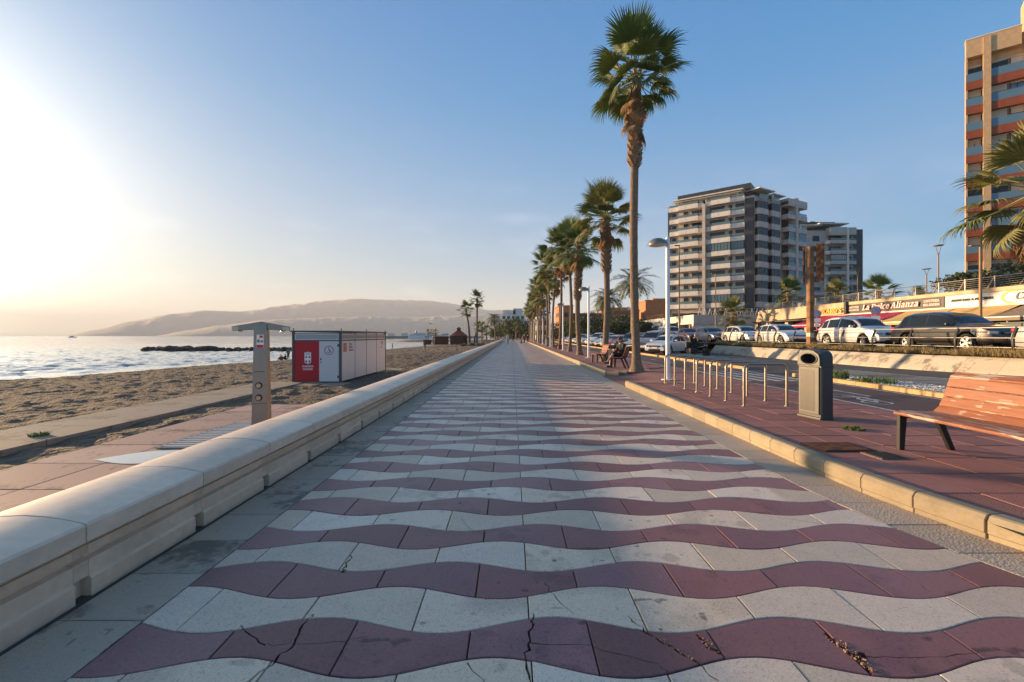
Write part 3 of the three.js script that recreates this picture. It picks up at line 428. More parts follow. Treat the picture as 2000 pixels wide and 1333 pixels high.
function bench(name, label, len, pos, ry, group, mats = [M.wood, M.woodTop], legM = M.darkMetal) {   // looks to -x
  const o = thing(name, label, 'bench', pos, ry, group), slat = (x, y, w, a, m, t = .032) => { const g = new RoundedBoxGeometry(w, t, len, 3, .012); g.rotateZ(a); g.translate(x, y, 0); const c = uvBox(clean(g)); const u = c.attributes.uv, p = c.attributes.position; for (let i = 0; i < u.count; i++) u.setXY(i, p.getZ(i) + x * 3, p.getX(i) * .8 + p.getY(i) * .8 + y); return part('slat', c, m, o); };
  slat(.045, .438, .12, .14, mats[1], .036).userData.label = 'worn front slat'; slat(.165, .443, .118, -.02, mats[1]); slat(.286, .438, .118, -.04, mats[0]); slat(.405, .436, .116, .06, mats[0]);
  slat(.503, .476, .112, .72, mats[0]); slat(.563, .57, .116, 1.1, mats[0]); slat(.606, .683, .116, 1.22, mats[0]); slat(.645, .798, .116, 1.22, mats[0]); slat(.705, .882, .11, .5, mats[1], .036).userData.label = 'worn top slat';
  for (const s of [-1, 1]) { const z = s * (len / 2 - .05);
    const lg = extr([[-.005, 0], [.055, 0], [.085, .405], [0, .405]], .05, .004); lg.translate(.01, 0, z - .025); part('leg', uvBox(clean(lg)), legM, o);
    const rl = extr([[.6, 0], [.66, 0], [.5, .4], [.42, .4]], .05, .004); rl.translate(0, 0, z - .025); part('leg', uvBox(clean(rl)), legM, o);
    const fr = extr([[.01, .375], [.45, .375], [.55, .44], [.69, .84], [.665, .85], [.535, .47], [.43, .405], [.01, .415]], .04, .003); fr.translate(0, 0, z - .02); part('frame', uvBox(clean(fr)), legM, o); }
  return o;
}
bench('bench', 'large weathered orange slatted bench at the right edge of the footway', 1.95, [4.55, FY, -4.46], -.015, null);
const redWood = mat([.4, .14, .08], { map: T.wood, size: .7, roughness: .55 });
bench('bench', 'red wooden single seat without anybody, left of the seated woman', .62, [4.05, FY, -22.5], .25, null, [redWood, redWood], M.darkMetal);
bench('bench', 'red wooden single seat on which the woman sits', .62, [4.22, FY, -19.15], -.5, null, [redWood, redWood], M.darkMetal);
bench('bench', 'single bench far along the palm row between the trunks', 1.6, [4.35, FY, -45.5], 0, null, [redWood, redWood]);
{ // manhole, patched tile, far bin
  const m = thing('manhole_cover', 'dark rusty square manhole cover set in the red footway tiles', 'manhole cover', [3.93, FY + .004, -5.5], .04); part('frame', uvBox(clean(new THREE.BoxGeometry(.62, .012, .44))), mat([.09, .065, .05], { roughness: .9, map: T.rust, size: .4 }), m); const cv = mat([.3, .24, .2], { roughness: .9, map: T.rust, size: .5, bump: T.dimple, bsize: .2, bs: .004 }); const p2 = part('lid', uvBox(clean(new RoundedBoxGeometry(.55, .012, .37, 1, .003))), cv, m); p2.position.y = .005;
  const d = thing('drain_cover', 'small dark chequered drain cover beside the square manhole cover', 'drain cover', [4.17, FY + .004, -5.1], .04); part('lid', uvBox(clean(new THREE.BoxGeometry(.3, .012, .3))), mat([.12, .1, .09], { roughness: .8 }), d); const st = uvBox(clean(new THREE.BoxGeometry(.26, .008, .018))); for (let i = 0; i < 7; i++) { const q = part('bar', st, M.rockDark, d); q.position.set(0, .009, -.11 + i * .037); }
  const b = thing('litter_bin', 'small pale litter bin far away between the palm trunks', 'litter bin', [4.55, FY, -58]); new B().rbox(0, .5, 0, .45, 1, .4, .05).build('body', M.greyPaint, b); new B().rbox(0, 1.02, 0, .47, .08, .42, .03).build('lid', M.darkMetal, b);
}
{ // white lamp posts
  const o = thing('street_lamp', 'white lamp post with a grey dome head behind the bike racks', 'street lamp', [4.78, FY, -13.95], 0, 'white dome lamp posts along the promenade'), ph = 4.35;
  const b = new B(); b.cyl(0, 0, 0, .068, .062, ph, 20); b.sph(0, ph, 0, .062, .03, .062, 16); b.build('pole', M.whitePaint, o);
  new B().cyl(0, .001, 0, .2, .2, .014, 24).build('base_plate', M.whitePaint, o); for (let i = 0; i < 4; i++) new B().cyl(.15 * Math.cos(i * PI / 2 + .78), .014, .15 * Math.sin(i * PI / 2 + .78), .014, .014, .025, 6).build('bolt', M.steel, o);
  const hd = new THREE.SphereGeometry(1, 28, 10, 0, 2 * PI, 0, PI / 2); hd.scale(.3, .21, .3); hd.translate(-.31, 4.13, 0); const h = part('lamp_head', uvBox(clean(hd)), mat([.22, .22, .21], { roughness: .35, metalness: .4 }), o);
  part('diffuser', uvBox(clean(new THREE.SphereGeometry(1, 24, 6, 0, 2 * PI, PI / 2, PI / 2).scale(.285, .05, .285).translate(-.31, 4.13, 0))), mat([.6, .58, .52], { roughness: .2 }), h);
  new B().bar(V(0, 4.2, 0), V(-.12, 4.2, 0), .03).build('bracket', M.greyPaint, o);
  const lab = ['white lamp post left of the empty red seat', 'white lamp post third from the camera, between palm trunks', 'white lamp post fourth from the camera along the palms']; for (let i = 1; i < 8; i++) copy(o, lab[i - 1] ?? `white lamp post far down the palm row, ${['fifth', 'sixth', 'seventh', 'eighth'][i - 4]} from the camera`, [4.7 , FY, -13.95 * (i + 1)]);
}
{ // tall brown lamp poles and thin poles on the terrace
  const o = thing('lamp_pole', 'tall tan lamp pole in front of the white restaurant sign', 'lamp pole', [24, .9, -23.3]); new B().cyl(0, 0, 0, .075, .06, 5.2, 12).build('pole', M.brownPole, o); new B().cyl(0, 0, 0, .12, .1, .4, 12).build('base', M.brownPole, o); new B().rbox(-.25, 5.2, 0, .6, .07, .16, .02).build('lamp_head', M.brownPole, o);
  for (const [x, Z, top, lab] of [[1327, 52, 480, 'brown lamp pole left of the two white cars, before the left balconies'], [1398, 55, 535, 'brown lamp pole in front of the middle of the dark balconied block']]) copy(o, lab, [(x - 1000) / 889 * Z, .86, -Z]).scale.y = ((656 - top) / 889 * Z + .64) / 5.2;
  const t = thing('terrace_lamp', 'pale terrace lamp with a flared head right of the rusty sign', 'lamp pole', [34.2, 4.2, -45]); new B().cyl(0, 0, 0, .06, .045, 3.4, 8).build('pole', M.brownPole, t); new B().bar(V(0, 3.2, 0), V(-.22, 3.95, 0), .02).bar(V(0, 3.2, 0), V(.22, 3.95, 0), .02).build('arms', M.brownPole, t); new B().cyl(0, 3.95, 0, .3, .34, .05, 12).build('lamp_head', M.brownPole, t);
  copy(t, 'taller terrace lamp on the right above the black shop sign', [33, 4.3, -35.2]).scale.y = 1.05; copy(t, 'thin shorter terrace lamp just left of the taller one', [36, 4.3, -39.5]).scale.y = .75;
}
{ // rusty totem
  const o = thing('sign_totem', 'tall rusty steel sign on a square brown post seen from behind', 'sign', [16.85, .8, -25.7], .2);
  new B().rbox(0, 2.85, 0, .27, 5.75, .27, .015).build('post', M.postWood, o); new B().rbox(0, .75, 0, .275, .22, .275, .01).build('white_band', mat([.7, .62, .5], { map: T.dirty, size: .3, roughness: .8 }), o);
  const rag = (w, h, seed) => { const r = rng(seed), p = []; for (let i = 0; i <= 6; i++) p.push([i / 6 * w, (r() - .5) * .05]); for (let i = 1; i <= 14; i++) p.push([w + (r() - .5) * .03, i / 14 * h]); for (let i = 5; i >= 0; i--) p.push([i / 6 * w, h + (r() - .5) * .04]); return extr(p, .03); };
  const pl = (x, y, z, w, h, ry, seed) => { const g = clean(rag(w, h, seed)); g.rotateY(ry); g.translate(x, y, z); part('sign_plate', uvBox(g), M.corten, o); };
  pl(-.3, 3.65, -.2, .24, 2.05, .35, 1); pl(.26, 3.78, .12, .42, 2.1, -.35, 2); new B().box(.22, 4.0, .02, .26, .06, .05).box(.22, 5.5, .02, .26, .06, .05).build('bracket', M.corten, o);
}
{ // railing of the raised street
  const o = thing('railing', 'metal railing with bowed black posts and three pale bars', 'railing', [16.98, .82, 0]); const post = new THREE.TubeGeometry(new THREE.CatmullRomCurve3([V(-.02, 0, 0), V(-.16, .28, 0), V(-.17, .6, 0), V(-.05, .92, 0), V(-.03, .98, 0)]), 18, .04, 6); const pg = uvBox(clean(post)); pg.scale(1, 1, 1.6);
  for (let i = 0; i < 15; i++) { const m = part('post', pg, M.darkMetal, o); m.position.z = -9.3 - 1.985 * i; }
  for (const [x, y, r] of [[-.05, .96, .022], [-.18, .6, .016], [-.16, .27, .016]]) new B().bar(V(x, y, -8), V(x, y, -37.5), r, r, 8).build('bar', mat([.55, .5, .42], { metalness: .8, roughness: .35 }), o);
}
{ // parking signs
  for (const [x, yd, Z, lab] of [[1596, 613, 36, 'small round blue parking sign beside the rusty post'], [1711, 607, 31.5, 'round blue parking sign above the white estate car']]) {
    const X = (x - 1000) / 889 * Z, yc = 1.5 + (656 - yd) / 889 * Z - .86, o = thing('road_sign', lab, 'road sign', [X, .86, -Z], -.55); new B().cyl(0, 0, -.03, .03, .03, yc + .25, 8).build('pole', M.greyPaint, o);
    const disc = new B(); { const g = new THREE.CylinderGeometry(.3, .3, .02, 28); g.rotateX(PI / 2); g.translate(0, yc, .02); disc.add(g); } disc.build('red_disc', mat([.65, .2, .18], { roughness: .4 }), o); { const g = new THREE.CylinderGeometry(.225, .225, .02, 28); g.rotateX(PI / 2); g.translate(0, yc, .025); part('blue_disc', uvBox(clean(g)), mat([.16, .34, .65], { roughness: .4 }), o); }
    new B().box(0, yc, .038, .05, .44, .006, 0, 0, .785).build('red_bar', mat([.65, .2, .18], { roughness: .4 }), o); new B().rbox(0, yc - .52, .01, .5, .3, .02, .008).build('plate', M.whitePaint, o); new B().rbox(0, yc - .88, .01, .3, .32, .02, .008).build('plate', M.whitePaint, o);
  }
}

// ---------- beach shower and toilet booth ----------
{
  const o = thing('beach_shower', 'stainless steel beach shower column with two side arms', 'shower', [-5.2, -.69, -9.45], .28), H = 2.42;
  const col = new THREE.BufferGeometry(); const P = [], q = (a, b, c, d) => P.push(...a, ...b, ...c, ...a, ...c, ...d), w0 = .16, w1 = .115, d0 = .17, d1 = .12;
  const bt = [[-w0, 0, d0], [w0, 0, d0], [w0, 0, -d0], [-w0, 0, -d0]], tp = [[-w1, H, d1], [w1, H, d1], [w1, H, -d1], [-w1, H, -d1]]; for (let i = 0; i < 4; i++) q(bt[i], bt[(i + 1) % 4], tp[(i + 1) % 4], tp[i]); q(...tp); col.setAttribute('position', new THREE.Float32BufferAttribute(P, 3)); col.computeVertexNormals(); part('column', uvBox(col), M.brushed, o);
  for (const s of [-1, 1]) { const g = extr([[0, H - .1], [s * .53, H - .13], [s * .53, H - .04], [0, H + .06]], .15, .006); g.translate(0, 0, -.075); part('arm', uvBox(clean(g)), M.brushed, o); new B().cyl(s * .4, H - .145, 0, .05, .04, .04, 16).build('shower_head', M.steel, o); new B().rbox(s * .47, H - .085, .076, .13, .085, .012, .004).build('end_plate', M.steel, o); }
  const face = (y) => lerp(d0, d1, y / H) + .002;
  for (const y of [.92, 1.17]) { const g = new THREE.CylinderGeometry(.045, .05, .05, 20); g.rotateX(PI / 2); g.translate(-.02, y, face(y) + .02); part('push_button', uvBox(clean(g)), M.steel, o); const g2 = new THREE.TorusGeometry(.06, .008, 8, 24); g2.translate(-.02, y, face(y)); part('button_ring', uvBox(clean(g2)), M.darkMetal, o); }
  new B().box(-.01, 1.45, face(1.45), .2, .012, .006).box(-.01, .8, face(.8), .24, .008, .006).build('panel_seam', M.darkMetal, o); new B().bar(V(0, .35, face(.35)), V(0, .35, face(.35) + .05), .015).bar(V(0, .35, face(.35) + .05), V(0, .3, face(.35) + .07), .018).build('tap', M.darkMetal, o);
  const st = part('notice', uvBox(clean(new THREE.BoxGeometry(.13, .26, .004).translate(0, 2.08, face(2.08) + .002))), M.whitePaint, o); new B().box(0, 1.975, face(2.0) + .006, .12, .05, .003).build('red_band', mat([.5, .03, .03], {}), st); new B().box(.02, 2.17, face(2.17) + .006, .06, .05, .003).build('red_symbol', mat([.5, .03, .03], {}), st); new B().box(-.03, 2.08, face(2.08) + .006, .04, .06, .003).box(.03, 2.07, face(2.08) + .006, .04, .04, .003).build('green_symbol', mat([.03, .25, .12], {}), st);
  new B().rbox(0, .01, 0, .44, .02, .46, .006).build('base_plate', M.steel, o);
}
{
  const o = thing('toilet_booth', 'white beach toilet cabin with a red front panel and dark frame', 'booth', [-9.2, -.69, -21.4]), W = 2.32, H = 2.36, L = 7.6, fr = M.greyPaint, wp = mat([.64, .64, .64], { roughness: .45 }), red = mat([.46, .006, .018], { roughness: .4 });
  const dk = mat([.075, .08, .09], { roughness: .45 }), post = (x, z) => new B().rbox(x, H / 2, z, .11, H, .11, .012).build('post', dk, o); for (const x of [-W / 2 + .05, W / 2 - .05]) for (const z of [-.055, -L + .055]) post(x, z);
  new B().box(0, H / 2, -L / 2, W - .12, H - .1, L - .16).build('inner_wall', M.greyPaint, o); new B().box(0, H + .03, -L / 2, W + .1, .07, L + .1).build('roof_edge', dk, o);
  for (const [x, z] of [[-W / 2 + .05, -.06], [W / 2 - .02, -.06], [W / 2 - .02, -L / 2], [W / 2 - .02, -L + .1]]) new B().box(x, H + .12, z, .03, .12, .03).build('lifting_lug', dk, o);
  part('red_panel', uvBox(clean(new THREE.BoxGeometry(1.26, 1.9, .04).translate(-W / 2 + .105 + .63, .98, -.05))), red, o);
  const door = part('door', uvBox(clean(new RoundedBoxGeometry(.93, 1.9, .045, 2, .008).translate(.58, .98, -.045))), wp, o); new B().rbox(.2, 1.08, -.012, .05, .12, .025, .006).rbox(.2, .93, -.012, .05, .05, .025, .006).build('handle', dk, door); for (const y of [.25, 1.73]) new B().rbox(1.02, y, -.015, .08, .12, .03, .006).build('hinge', dk, door);
  const vent = part('vent_panel', uvBox(clean(new THREE.BoxGeometry(W - .24, .3, .04).translate(0, 2.13, -.05))), wp, o); new B().box(0, 2.13, -.028, W - .36, .2, .008).build('vent_mesh', mat([.36, .38, .4], { roughness: .6 }), vent); for (let i = 0; i < 5; i++) new B().box(0, 2.05 + i * .04, -.022, W - .36, .008, .008).build('vent_slat', wp, vent);
  new B().box(0, 1.955, -.04, W - .2, .035, .05).build('rail', dk, o); new B().box(0, .015, -.05, W - .2, .03, .08).build('sill', dk, o);
  // wheelchair symbol on the door
  const c = V(.58, 1.5, -.02), ring = (x, y, r, w, a0 = 0, a1 = 2 * PI) => { const g = new THREE.RingGeometry(r - w, r, 36, 1, a0, a1); g.translate(x, y, 0); return g; }; const sy = new B(); sy.add(ring(c.x, c.y, .215, .03), mtx(0, 0, c.z)); sy.build('symbol_ring', mat([.3, .02, .09], {}), door);
  const wc = new B(); wc.add(ring(c.x - .015, c.y - .045, .08, .024, -2.9, 4.6), mtx(0, 0, c.z)); { const g = new THREE.CircleGeometry(.024, 16); g.translate(c.x - .005, c.y + .11, 0); wc.add(g, mtx(0, 0, c.z)); } const ln = (x0, y0, x1, y1, w = .028) => { const l = Math.hypot(x1 - x0, y1 - y0); wc.add(new THREE.PlaneGeometry(l, w), mtx(c.x + (x0 + x1) / 2, c.y + (y0 + y1) / 2, c.z + .0005, 0, 0, Math.atan2(y1 - y0, x1 - x0))); }; ln(-.005, .085, 0, -.01, .026); ln(0, -.01, .055, -.01); ln(.05, -.01, .075, -.085); ln(.07, -.085, .1, -.075); ln(0, .04, .05, .035, .014); wc.build('wheelchair_symbol', mat([.16, .02, .1], {}), door);
  // emblem and lettering
  const wm = mat([.85, .85, .85], { roughness: .5 }), em = new THREE.Shape(), ex = -.42, ey = 1.16, ew = .155; em.moveTo(ex - ew, ey + .24); em.lineTo(ex + ew, ey + .24); em.lineTo(ex + ew, ey - .18); em.quadraticCurveTo(ex + ew, ey - .29, ex, ey - .29); em.quadraticCurveTo(ex - ew, ey - .29, ex - ew, ey - .18); em.closePath();
  const hole = (x0, y0, x1, y1, rb) => { const p = new THREE.Path(); p.moveTo(x0, y1); p.lineTo(x0, y0 + (rb < 0 ? .06 : 0)); if (rb < 0) p.quadraticCurveTo(x0, y0, x0 + .05, y0); else p.lineTo(x0, y0); p.lineTo(x1 - (rb > 0 ? .05 : 0), y0); if (rb > 0) p.quadraticCurveTo(x1, y0, x1, y0 + .06); p.lineTo(x1, y1); em.holes.push(p); };
  hole(ex - .115, ey - .02, ex - .035, ey + .06, 0); hole(ex + .035, ey - .02, ex + .115, ey + .06, 0); hole(ex - .12, ey - .24, ex - .035, ey - .14, -1); hole(ex + .035, ey - .24, ex + .12, ey - .14, 1); hole(ex - .115, ey + .12, ex - .1, ey + .2, 0); hole(ex + .1, ey + .12, ex + .115, ey + .2, 0);
  for (const s of [-1, 1]) { const p = new THREE.Path(), x = ex + s * .042; p.moveTo(x - .034, ey + .12); p.lineTo(x - .008, ey + .21); p.lineTo(x + .008, ey + .21); p.lineTo(x + .034, ey + .12); p.lineTo(x + .018, ey + .12); p.lineTo(x, ey + .18); p.lineTo(x - .018, ey + .12); em.holes.push(p); }
  const emg = new THREE.ShapeGeometry(em, 8); emg.translate(0, 0, -.026); part('emblem', uvBox(clean(emg)), wm, o); new B().box(ex, ey + .27, -.027, .012, .05, .004).box(ex, ey + .272, -.0265, .035, .01, .004).build('emblem_cross', wm, o);
  for (const [s, y] of [['ALMERIA', .7], ['CIUDAD', .565]]) { const g = text(s, .09, .003); g.translate(ex, y, -.029); part('lettering', uvBox(g), wm, o); }
  new B().add(new THREE.BoxGeometry(.012, .035, .004), mtx(ex + .03, .795, -.027, 0, 0, -.5)).build('accent', wm, o);
  // long side
  const pw = (L - .22) / 4; for (let i = 0; i < 4; i++) { const z = -.11 - pw * (i + .5); const p = part('side_panel', uvBox(clean(new THREE.BoxGeometry(.04, 1.9, pw - .02).translate(W / 2 - .04, .98, z))), wp, o); const v = part('vent_panel', uvBox(clean(new THREE.BoxGeometry(.03, .26, pw - .04).translate(W / 2 - .04, 2.13, z))), wp, o); new B().box(W / 2 - .022, 2.13, z, .008, .17, pw - .18).build('vent_mesh', mat([.33, .31, .27], { roughness: .6 }), v); if (i) new B().box(W / 2 - .025, H / 2, -.11 - pw * i, .03, H - .05, .03).build('rail', dk, o); }
  new B().box(W / 2 - .028, 1.955, -L / 2, .03, .03, L - .2).build('rail', dk, o);
  const sg = part('sign', uvBox(clean(new THREE.BoxGeometry(.006, .42, .42).translate(W / 2 - .016, 1.62, -.55))), mat([.5, .09, .05], { roughness: .5 }), o); new B().box(W / 2 - .012, 1.65, -.55, .004, .2, .06).box(W / 2 - .012, 1.49, -.55, .004, .05, .16).build('sign_symbol', mat([.8, .5, .3], {}), sg);
  const lt = (s, y, z, sz) => { const g = text(s, sz, .003, 'sans', 0); g.rotateY(PI / 2); g.translate(W / 2 - .018, y, z); part('lettering', uvBox(g), mat([.55, .16, .12], {}), o); }; lt('Playa', 1.72, -1.1, .12); lt('Nueva', 1.57, -1.1, .12); lt('Almería', 1.42, -1.1, .12); lt('WC', 1.64, -L + 1.0, .22); lt('WC', 1.44, -L + 1.0, .1);
}
// ---------- palms ----------
function fanGeo(seed, droop) {          // one fan leaf: stalk along +y, blade of pleated, drooping fingers
  const r = rng(seed), P = [], tri = (a, b, c) => P.push(...a, ...b, ...c), n = 30, hub = V(0, .78, 0);
  for (let i = 0; i < n; i++) {
    const a = lerp(-1.5, 1.5, (i + .5) / n) + (r() - .5) * .05, len = (.98 - .3 * Math.pow(Math.abs(a) / 1.5, 1.6)) * (.88 + .2 * r()), dir = V(Math.sin(a), Math.cos(a), 0), side = V(Math.cos(a), -Math.sin(a), 0);
    let p = hub.clone(), d = dir.clone().add(V(0, 0, .12 * Math.cos(a))).normalize(), prev = null; const st = 6, dr = droop * (.7 + .6 * r());
    for (let k = 0; k <= st; k++) { const t = k / st, w = (t < .5 ? lerp(.012, .056, t / .5) : lerp(.056, .003, (t - .5) / .5)) * .62, z = (i % 2 ? 1 : -1) * w * .35; const A = p.clone().addScaledVector(side, -w), C = p.clone().addScaledVector(side, w), Bm = p.clone().add(V(0, 0, .35 * w)); A.z += z * .5; C.z -= z * .5;
      if (prev) { tri(prev[0].toArray(), prev[1].toArray(), Bm.toArray()); tri(prev[0].toArray(), Bm.toArray(), A.toArray()); tri(prev[1].toArray(), prev[2].toArray(), C.toArray()); tri(prev[1].toArray(), C.toArray(), Bm.toArray()); }
      prev = [A, Bm, C]; if (t > .45) d.add(V(0, 0, -dr * .55 * (t - .3))).normalize(); p.addScaledVector(d, len / st); }
  }
  const g = new THREE.BufferGeometry(); g.setAttribute('position', new THREE.Float32BufferAttribute(P, 3)); g.computeVertexNormals(); return uvBox(g);
}
const stalkGeo = (() => { const b = new B(); b.add(new THREE.TubeGeometry(new THREE.CatmullRomCurve3([V(0, -.5, .06), V(0, 0, .02), V(0, .82, 0)]), 6, .017, 5)); return b.geo(); })();
const FAN = [fanGeo(1, .9), fanGeo(2, 1.6), fanGeo(3, 2.3)], DEADFAN = [fanGeo(11, 2.6), fanGeo(12, 3.2)];
const orient = (dir, roll = 0) => { const y = dir.clone().normalize(), z = V(0, 1, 0).addScaledVector(y, -y.y); if (z.lengthSq() < 1e-4) z.set(1, 0, 0); z.normalize(); const x = new THREE.Vector3().crossVectors(y, z), m = new THREE.Matrix4().makeBasis(x, y, z); return new THREE.Quaternion().setFromRotationMatrix(m).multiply(new THREE.Quaternion().setFromAxisAngle(V(0, 1, 0), roll)); };
function trunkGeo(h, r0, r1, lean, bend, seed) {
  const n = 40, seg = 14, rr = rng(seed), path = (t) => V(lean[0] * t * t + bend * Math.sin(t * PI * 1.3), h * t, lean[1] * t * t), P = [];
  const g = gridGeo(seg, n, (u, v) => { const c = path(v), y = c.y, ring = 1 + .035 * Math.sin(y * 34) + .03 * (fbm(u * 6, y * 2, seed, 0, 2) - .5), rad = (lerp(r0, r1, Math.pow(v, .7)) + .16 * Math.exp(-y / .22)) * ring, a = u * 2 * PI; return [c.x + Math.cos(a) * rad, c.y - .03, c.z + Math.sin(a) * rad]; });
  const p = g.attributes.position, uv = new Float32Array(p.count * 2); for (let j = 0; j <= n; j++) for (let i = 0; i <= seg; i++) { const k = j * (seg + 1) + i; uv[2 * k] = i / seg * .9; uv[2 * k + 1] = j / n * h; } g.setAttribute('uv', new THREE.BufferAttribute(uv, 2)); g.computeVertexNormals();
  return { g, path };
}
function fanPalm({ pos, h, crown = 1.8, r0 = .17, r1 = .13, lean = [0, 0], bend = 0, boots = 0, skirt = .8, n = 30, dead = 12, seed = 1, label, group, tint = 0, individual = true, ry = 0, low = -.75 }) {
  const o = thing('fan_palm', label, 'palm tree', pos, ry, group), r = rng(seed), { g, path } = trunkGeo(h, r0, r1, lean, bend, seed); part('trunk', g, M.trunk, o); const top = path(1), fm = M.frond[tint % 3];
  if (boots > 0) { const b = new B(), cnt = Math.round(boots * 62); for (let i = 0; i < cnt; i++) { const y = h - skirt * .6 - boots + boots * i / cnt, t = y / h, c = path(clamp(t, 0, 1)), a = i * 2.39996, rad = lerp(r0, r1, t) * 1.02 + .06, k = .8 + .5 * r(); b.add(new THREE.BoxGeometry(.11 * k, .22 * k, .035), mtx(c.x + Math.cos(a) * rad, c.y, c.z + Math.sin(a) * rad, .5 + .25 * r(), -a + PI / 2, (r() - .5) * .5)); } tag(b.build('leaf_bases', M.boots, o), null, null, null, individual ? undefined : 'stuff'); }
  if (skirt > 0) { const b = new B(), rad = r1 + .03; for (let i = 0; i < 26; i++) { const a = r() * 6.28, y = h - skirt * r() * .9; const c = path(clamp(y / h, 0, 1)); b.add(new THREE.ConeGeometry(.05, .5 + .3 * r(), 4), mtx(c.x + Math.cos(a) * rad, y, c.z + Math.sin(a) * rad, PI + .25 * (r() - .5), 0, .25 * (r() - .5))); } b.build('old_stalks', M.boots, o); }
  const s = crown / 1.72, put = (geo, m, dir, y0, sc, nm, roll, st = true) => { const q = orient(dir, roll), p = part(nm, geo, m, o); p.quaternion.copy(q); p.position.copy(top).add(V(0, y0, 0)).addScaledVector(dir, .18 * s); p.scale.set(sc * (.78 + .3 * r()), sc * (.82 + .32 * r()), sc); if (st) { const k = part('stalk', stalkGeo, nm === 'frond' ? M.petiole : M.dead, p); } return p; };
  for (let i = 0; i < n; i++) { const t = i / (n - 1), el = lerp(1.4, low, Math.pow(t, .85)) + (r() - .5) * .35, a = i * 2.39996 + (r() - .5) * .5, dir = V(Math.cos(a) * Math.cos(el), Math.sin(el), Math.sin(a) * Math.cos(el)); put(FAN[t < .35 ? 0 : t < .7 ? 1 : 2], r() < .2 ? M.frond[(tint + 1) % 3] : fm, dir, lerp(.15, -.35 * s, t), s * (.85 + .3 * r()), 'frond', (r() - .5) * .7); }
  for (let i = 0; i < dead; i++) { const a = i * 2.39996 + r(), el = -1.0 - .45 * r(), dir = V(Math.cos(a) * Math.cos(el), Math.sin(el), Math.sin(a) * Math.cos(el)), y = -.25 - skirt * .75 * r(); put(DEADFAN[i % 2], M.dead, dir, y, s * (.5 + .22 * r()), 'dead_frond', (r() - .5) * .8); }
  return o;
}
const palmX = (Z) => 4.78 + .004 * Z;
fanPalm({ pos: [4.75, FY, -17.3], h: 11.25, crown: 1.76, r0: .155, r1: .15, lean: [-.15, .1], bend: -.1, boots: 2.3, skirt: 1.9, n: 44, dead: 16, seed: 21, low: -.75, label: 'tallest nearest fan palm towering above the seated woman' });
fanPalm({ pos: [4.95, FY, -24.4], h: 7.7, crown: 1.75, r0: .15, r1: .17, lean: [.15, 0], bend: .12, boots: 2.5, skirt: .7, n: 40, dead: 10, seed: 22, tint: 2, low: -.65, label: 'second fan palm, thick shaggy trunk top, behind the empty red seat', group: null });
fanPalm({ pos: [4.72, FY, -31.6], h: 7.6, crown: 1.7, r0: .16, r1: .17, lean: [-.15, 0], bend: -.14, boots: 3.2, skirt: .9, n: 38, dead: 18, seed: 23, tint: 1, label: 'third fan palm, stout with ragged brown leaf bases down its trunk' });
{
  const pr = rng(70), hs = [10.3, 11.3, 9.8, 11.8, 10.6, 9.4, 11.4, 9.9, 10.6, 9.2, 10.8, 10.1, 9.3, 10.4, 9.6]; const ord = ['fourth', 'fifth', 'sixth', 'seventh', 'eighth', 'ninth', 'tenth', 'eleventh', 'twelfth', 'thirteenth', 'fourteenth', 'fifteenth', 'sixteenth', 'seventeenth', 'eighteenth'];
  hs.forEach((h, i) => { const Z = 38.6 + 7 * i; fanPalm({ pos: [palmX(Z) - .1 + (pr() - .5) * .25, FY, -Z + (pr() - .5) * .5], h: h - 1.2, crown: 1.95 + .35 * pr(), r0: .14, r1: .12, lean: [(pr() - .5) * .6, 0], bend: (pr() - .5) * .3, boots: i % 3 ? 0 : 1.5, skirt: .9 + pr(), n: 36, dead: 22, seed: 80 + i, tint: i, individual: false, label: `${ord[i]} fan palm of the promenade row counted from the camera`, group: 'fan palms in the promenade row' }); });
}
fanPalm({ pos: [17.35, .85, -15.0], h: 5.6, crown: 2.1, r0: .2, r1: .2, boots: 1, skirt: 1.2, n: 26, dead: 20, seed: 41, tint: 2, low: -.9, label: 'fan palm at the right picture edge with hanging dead fronds' });
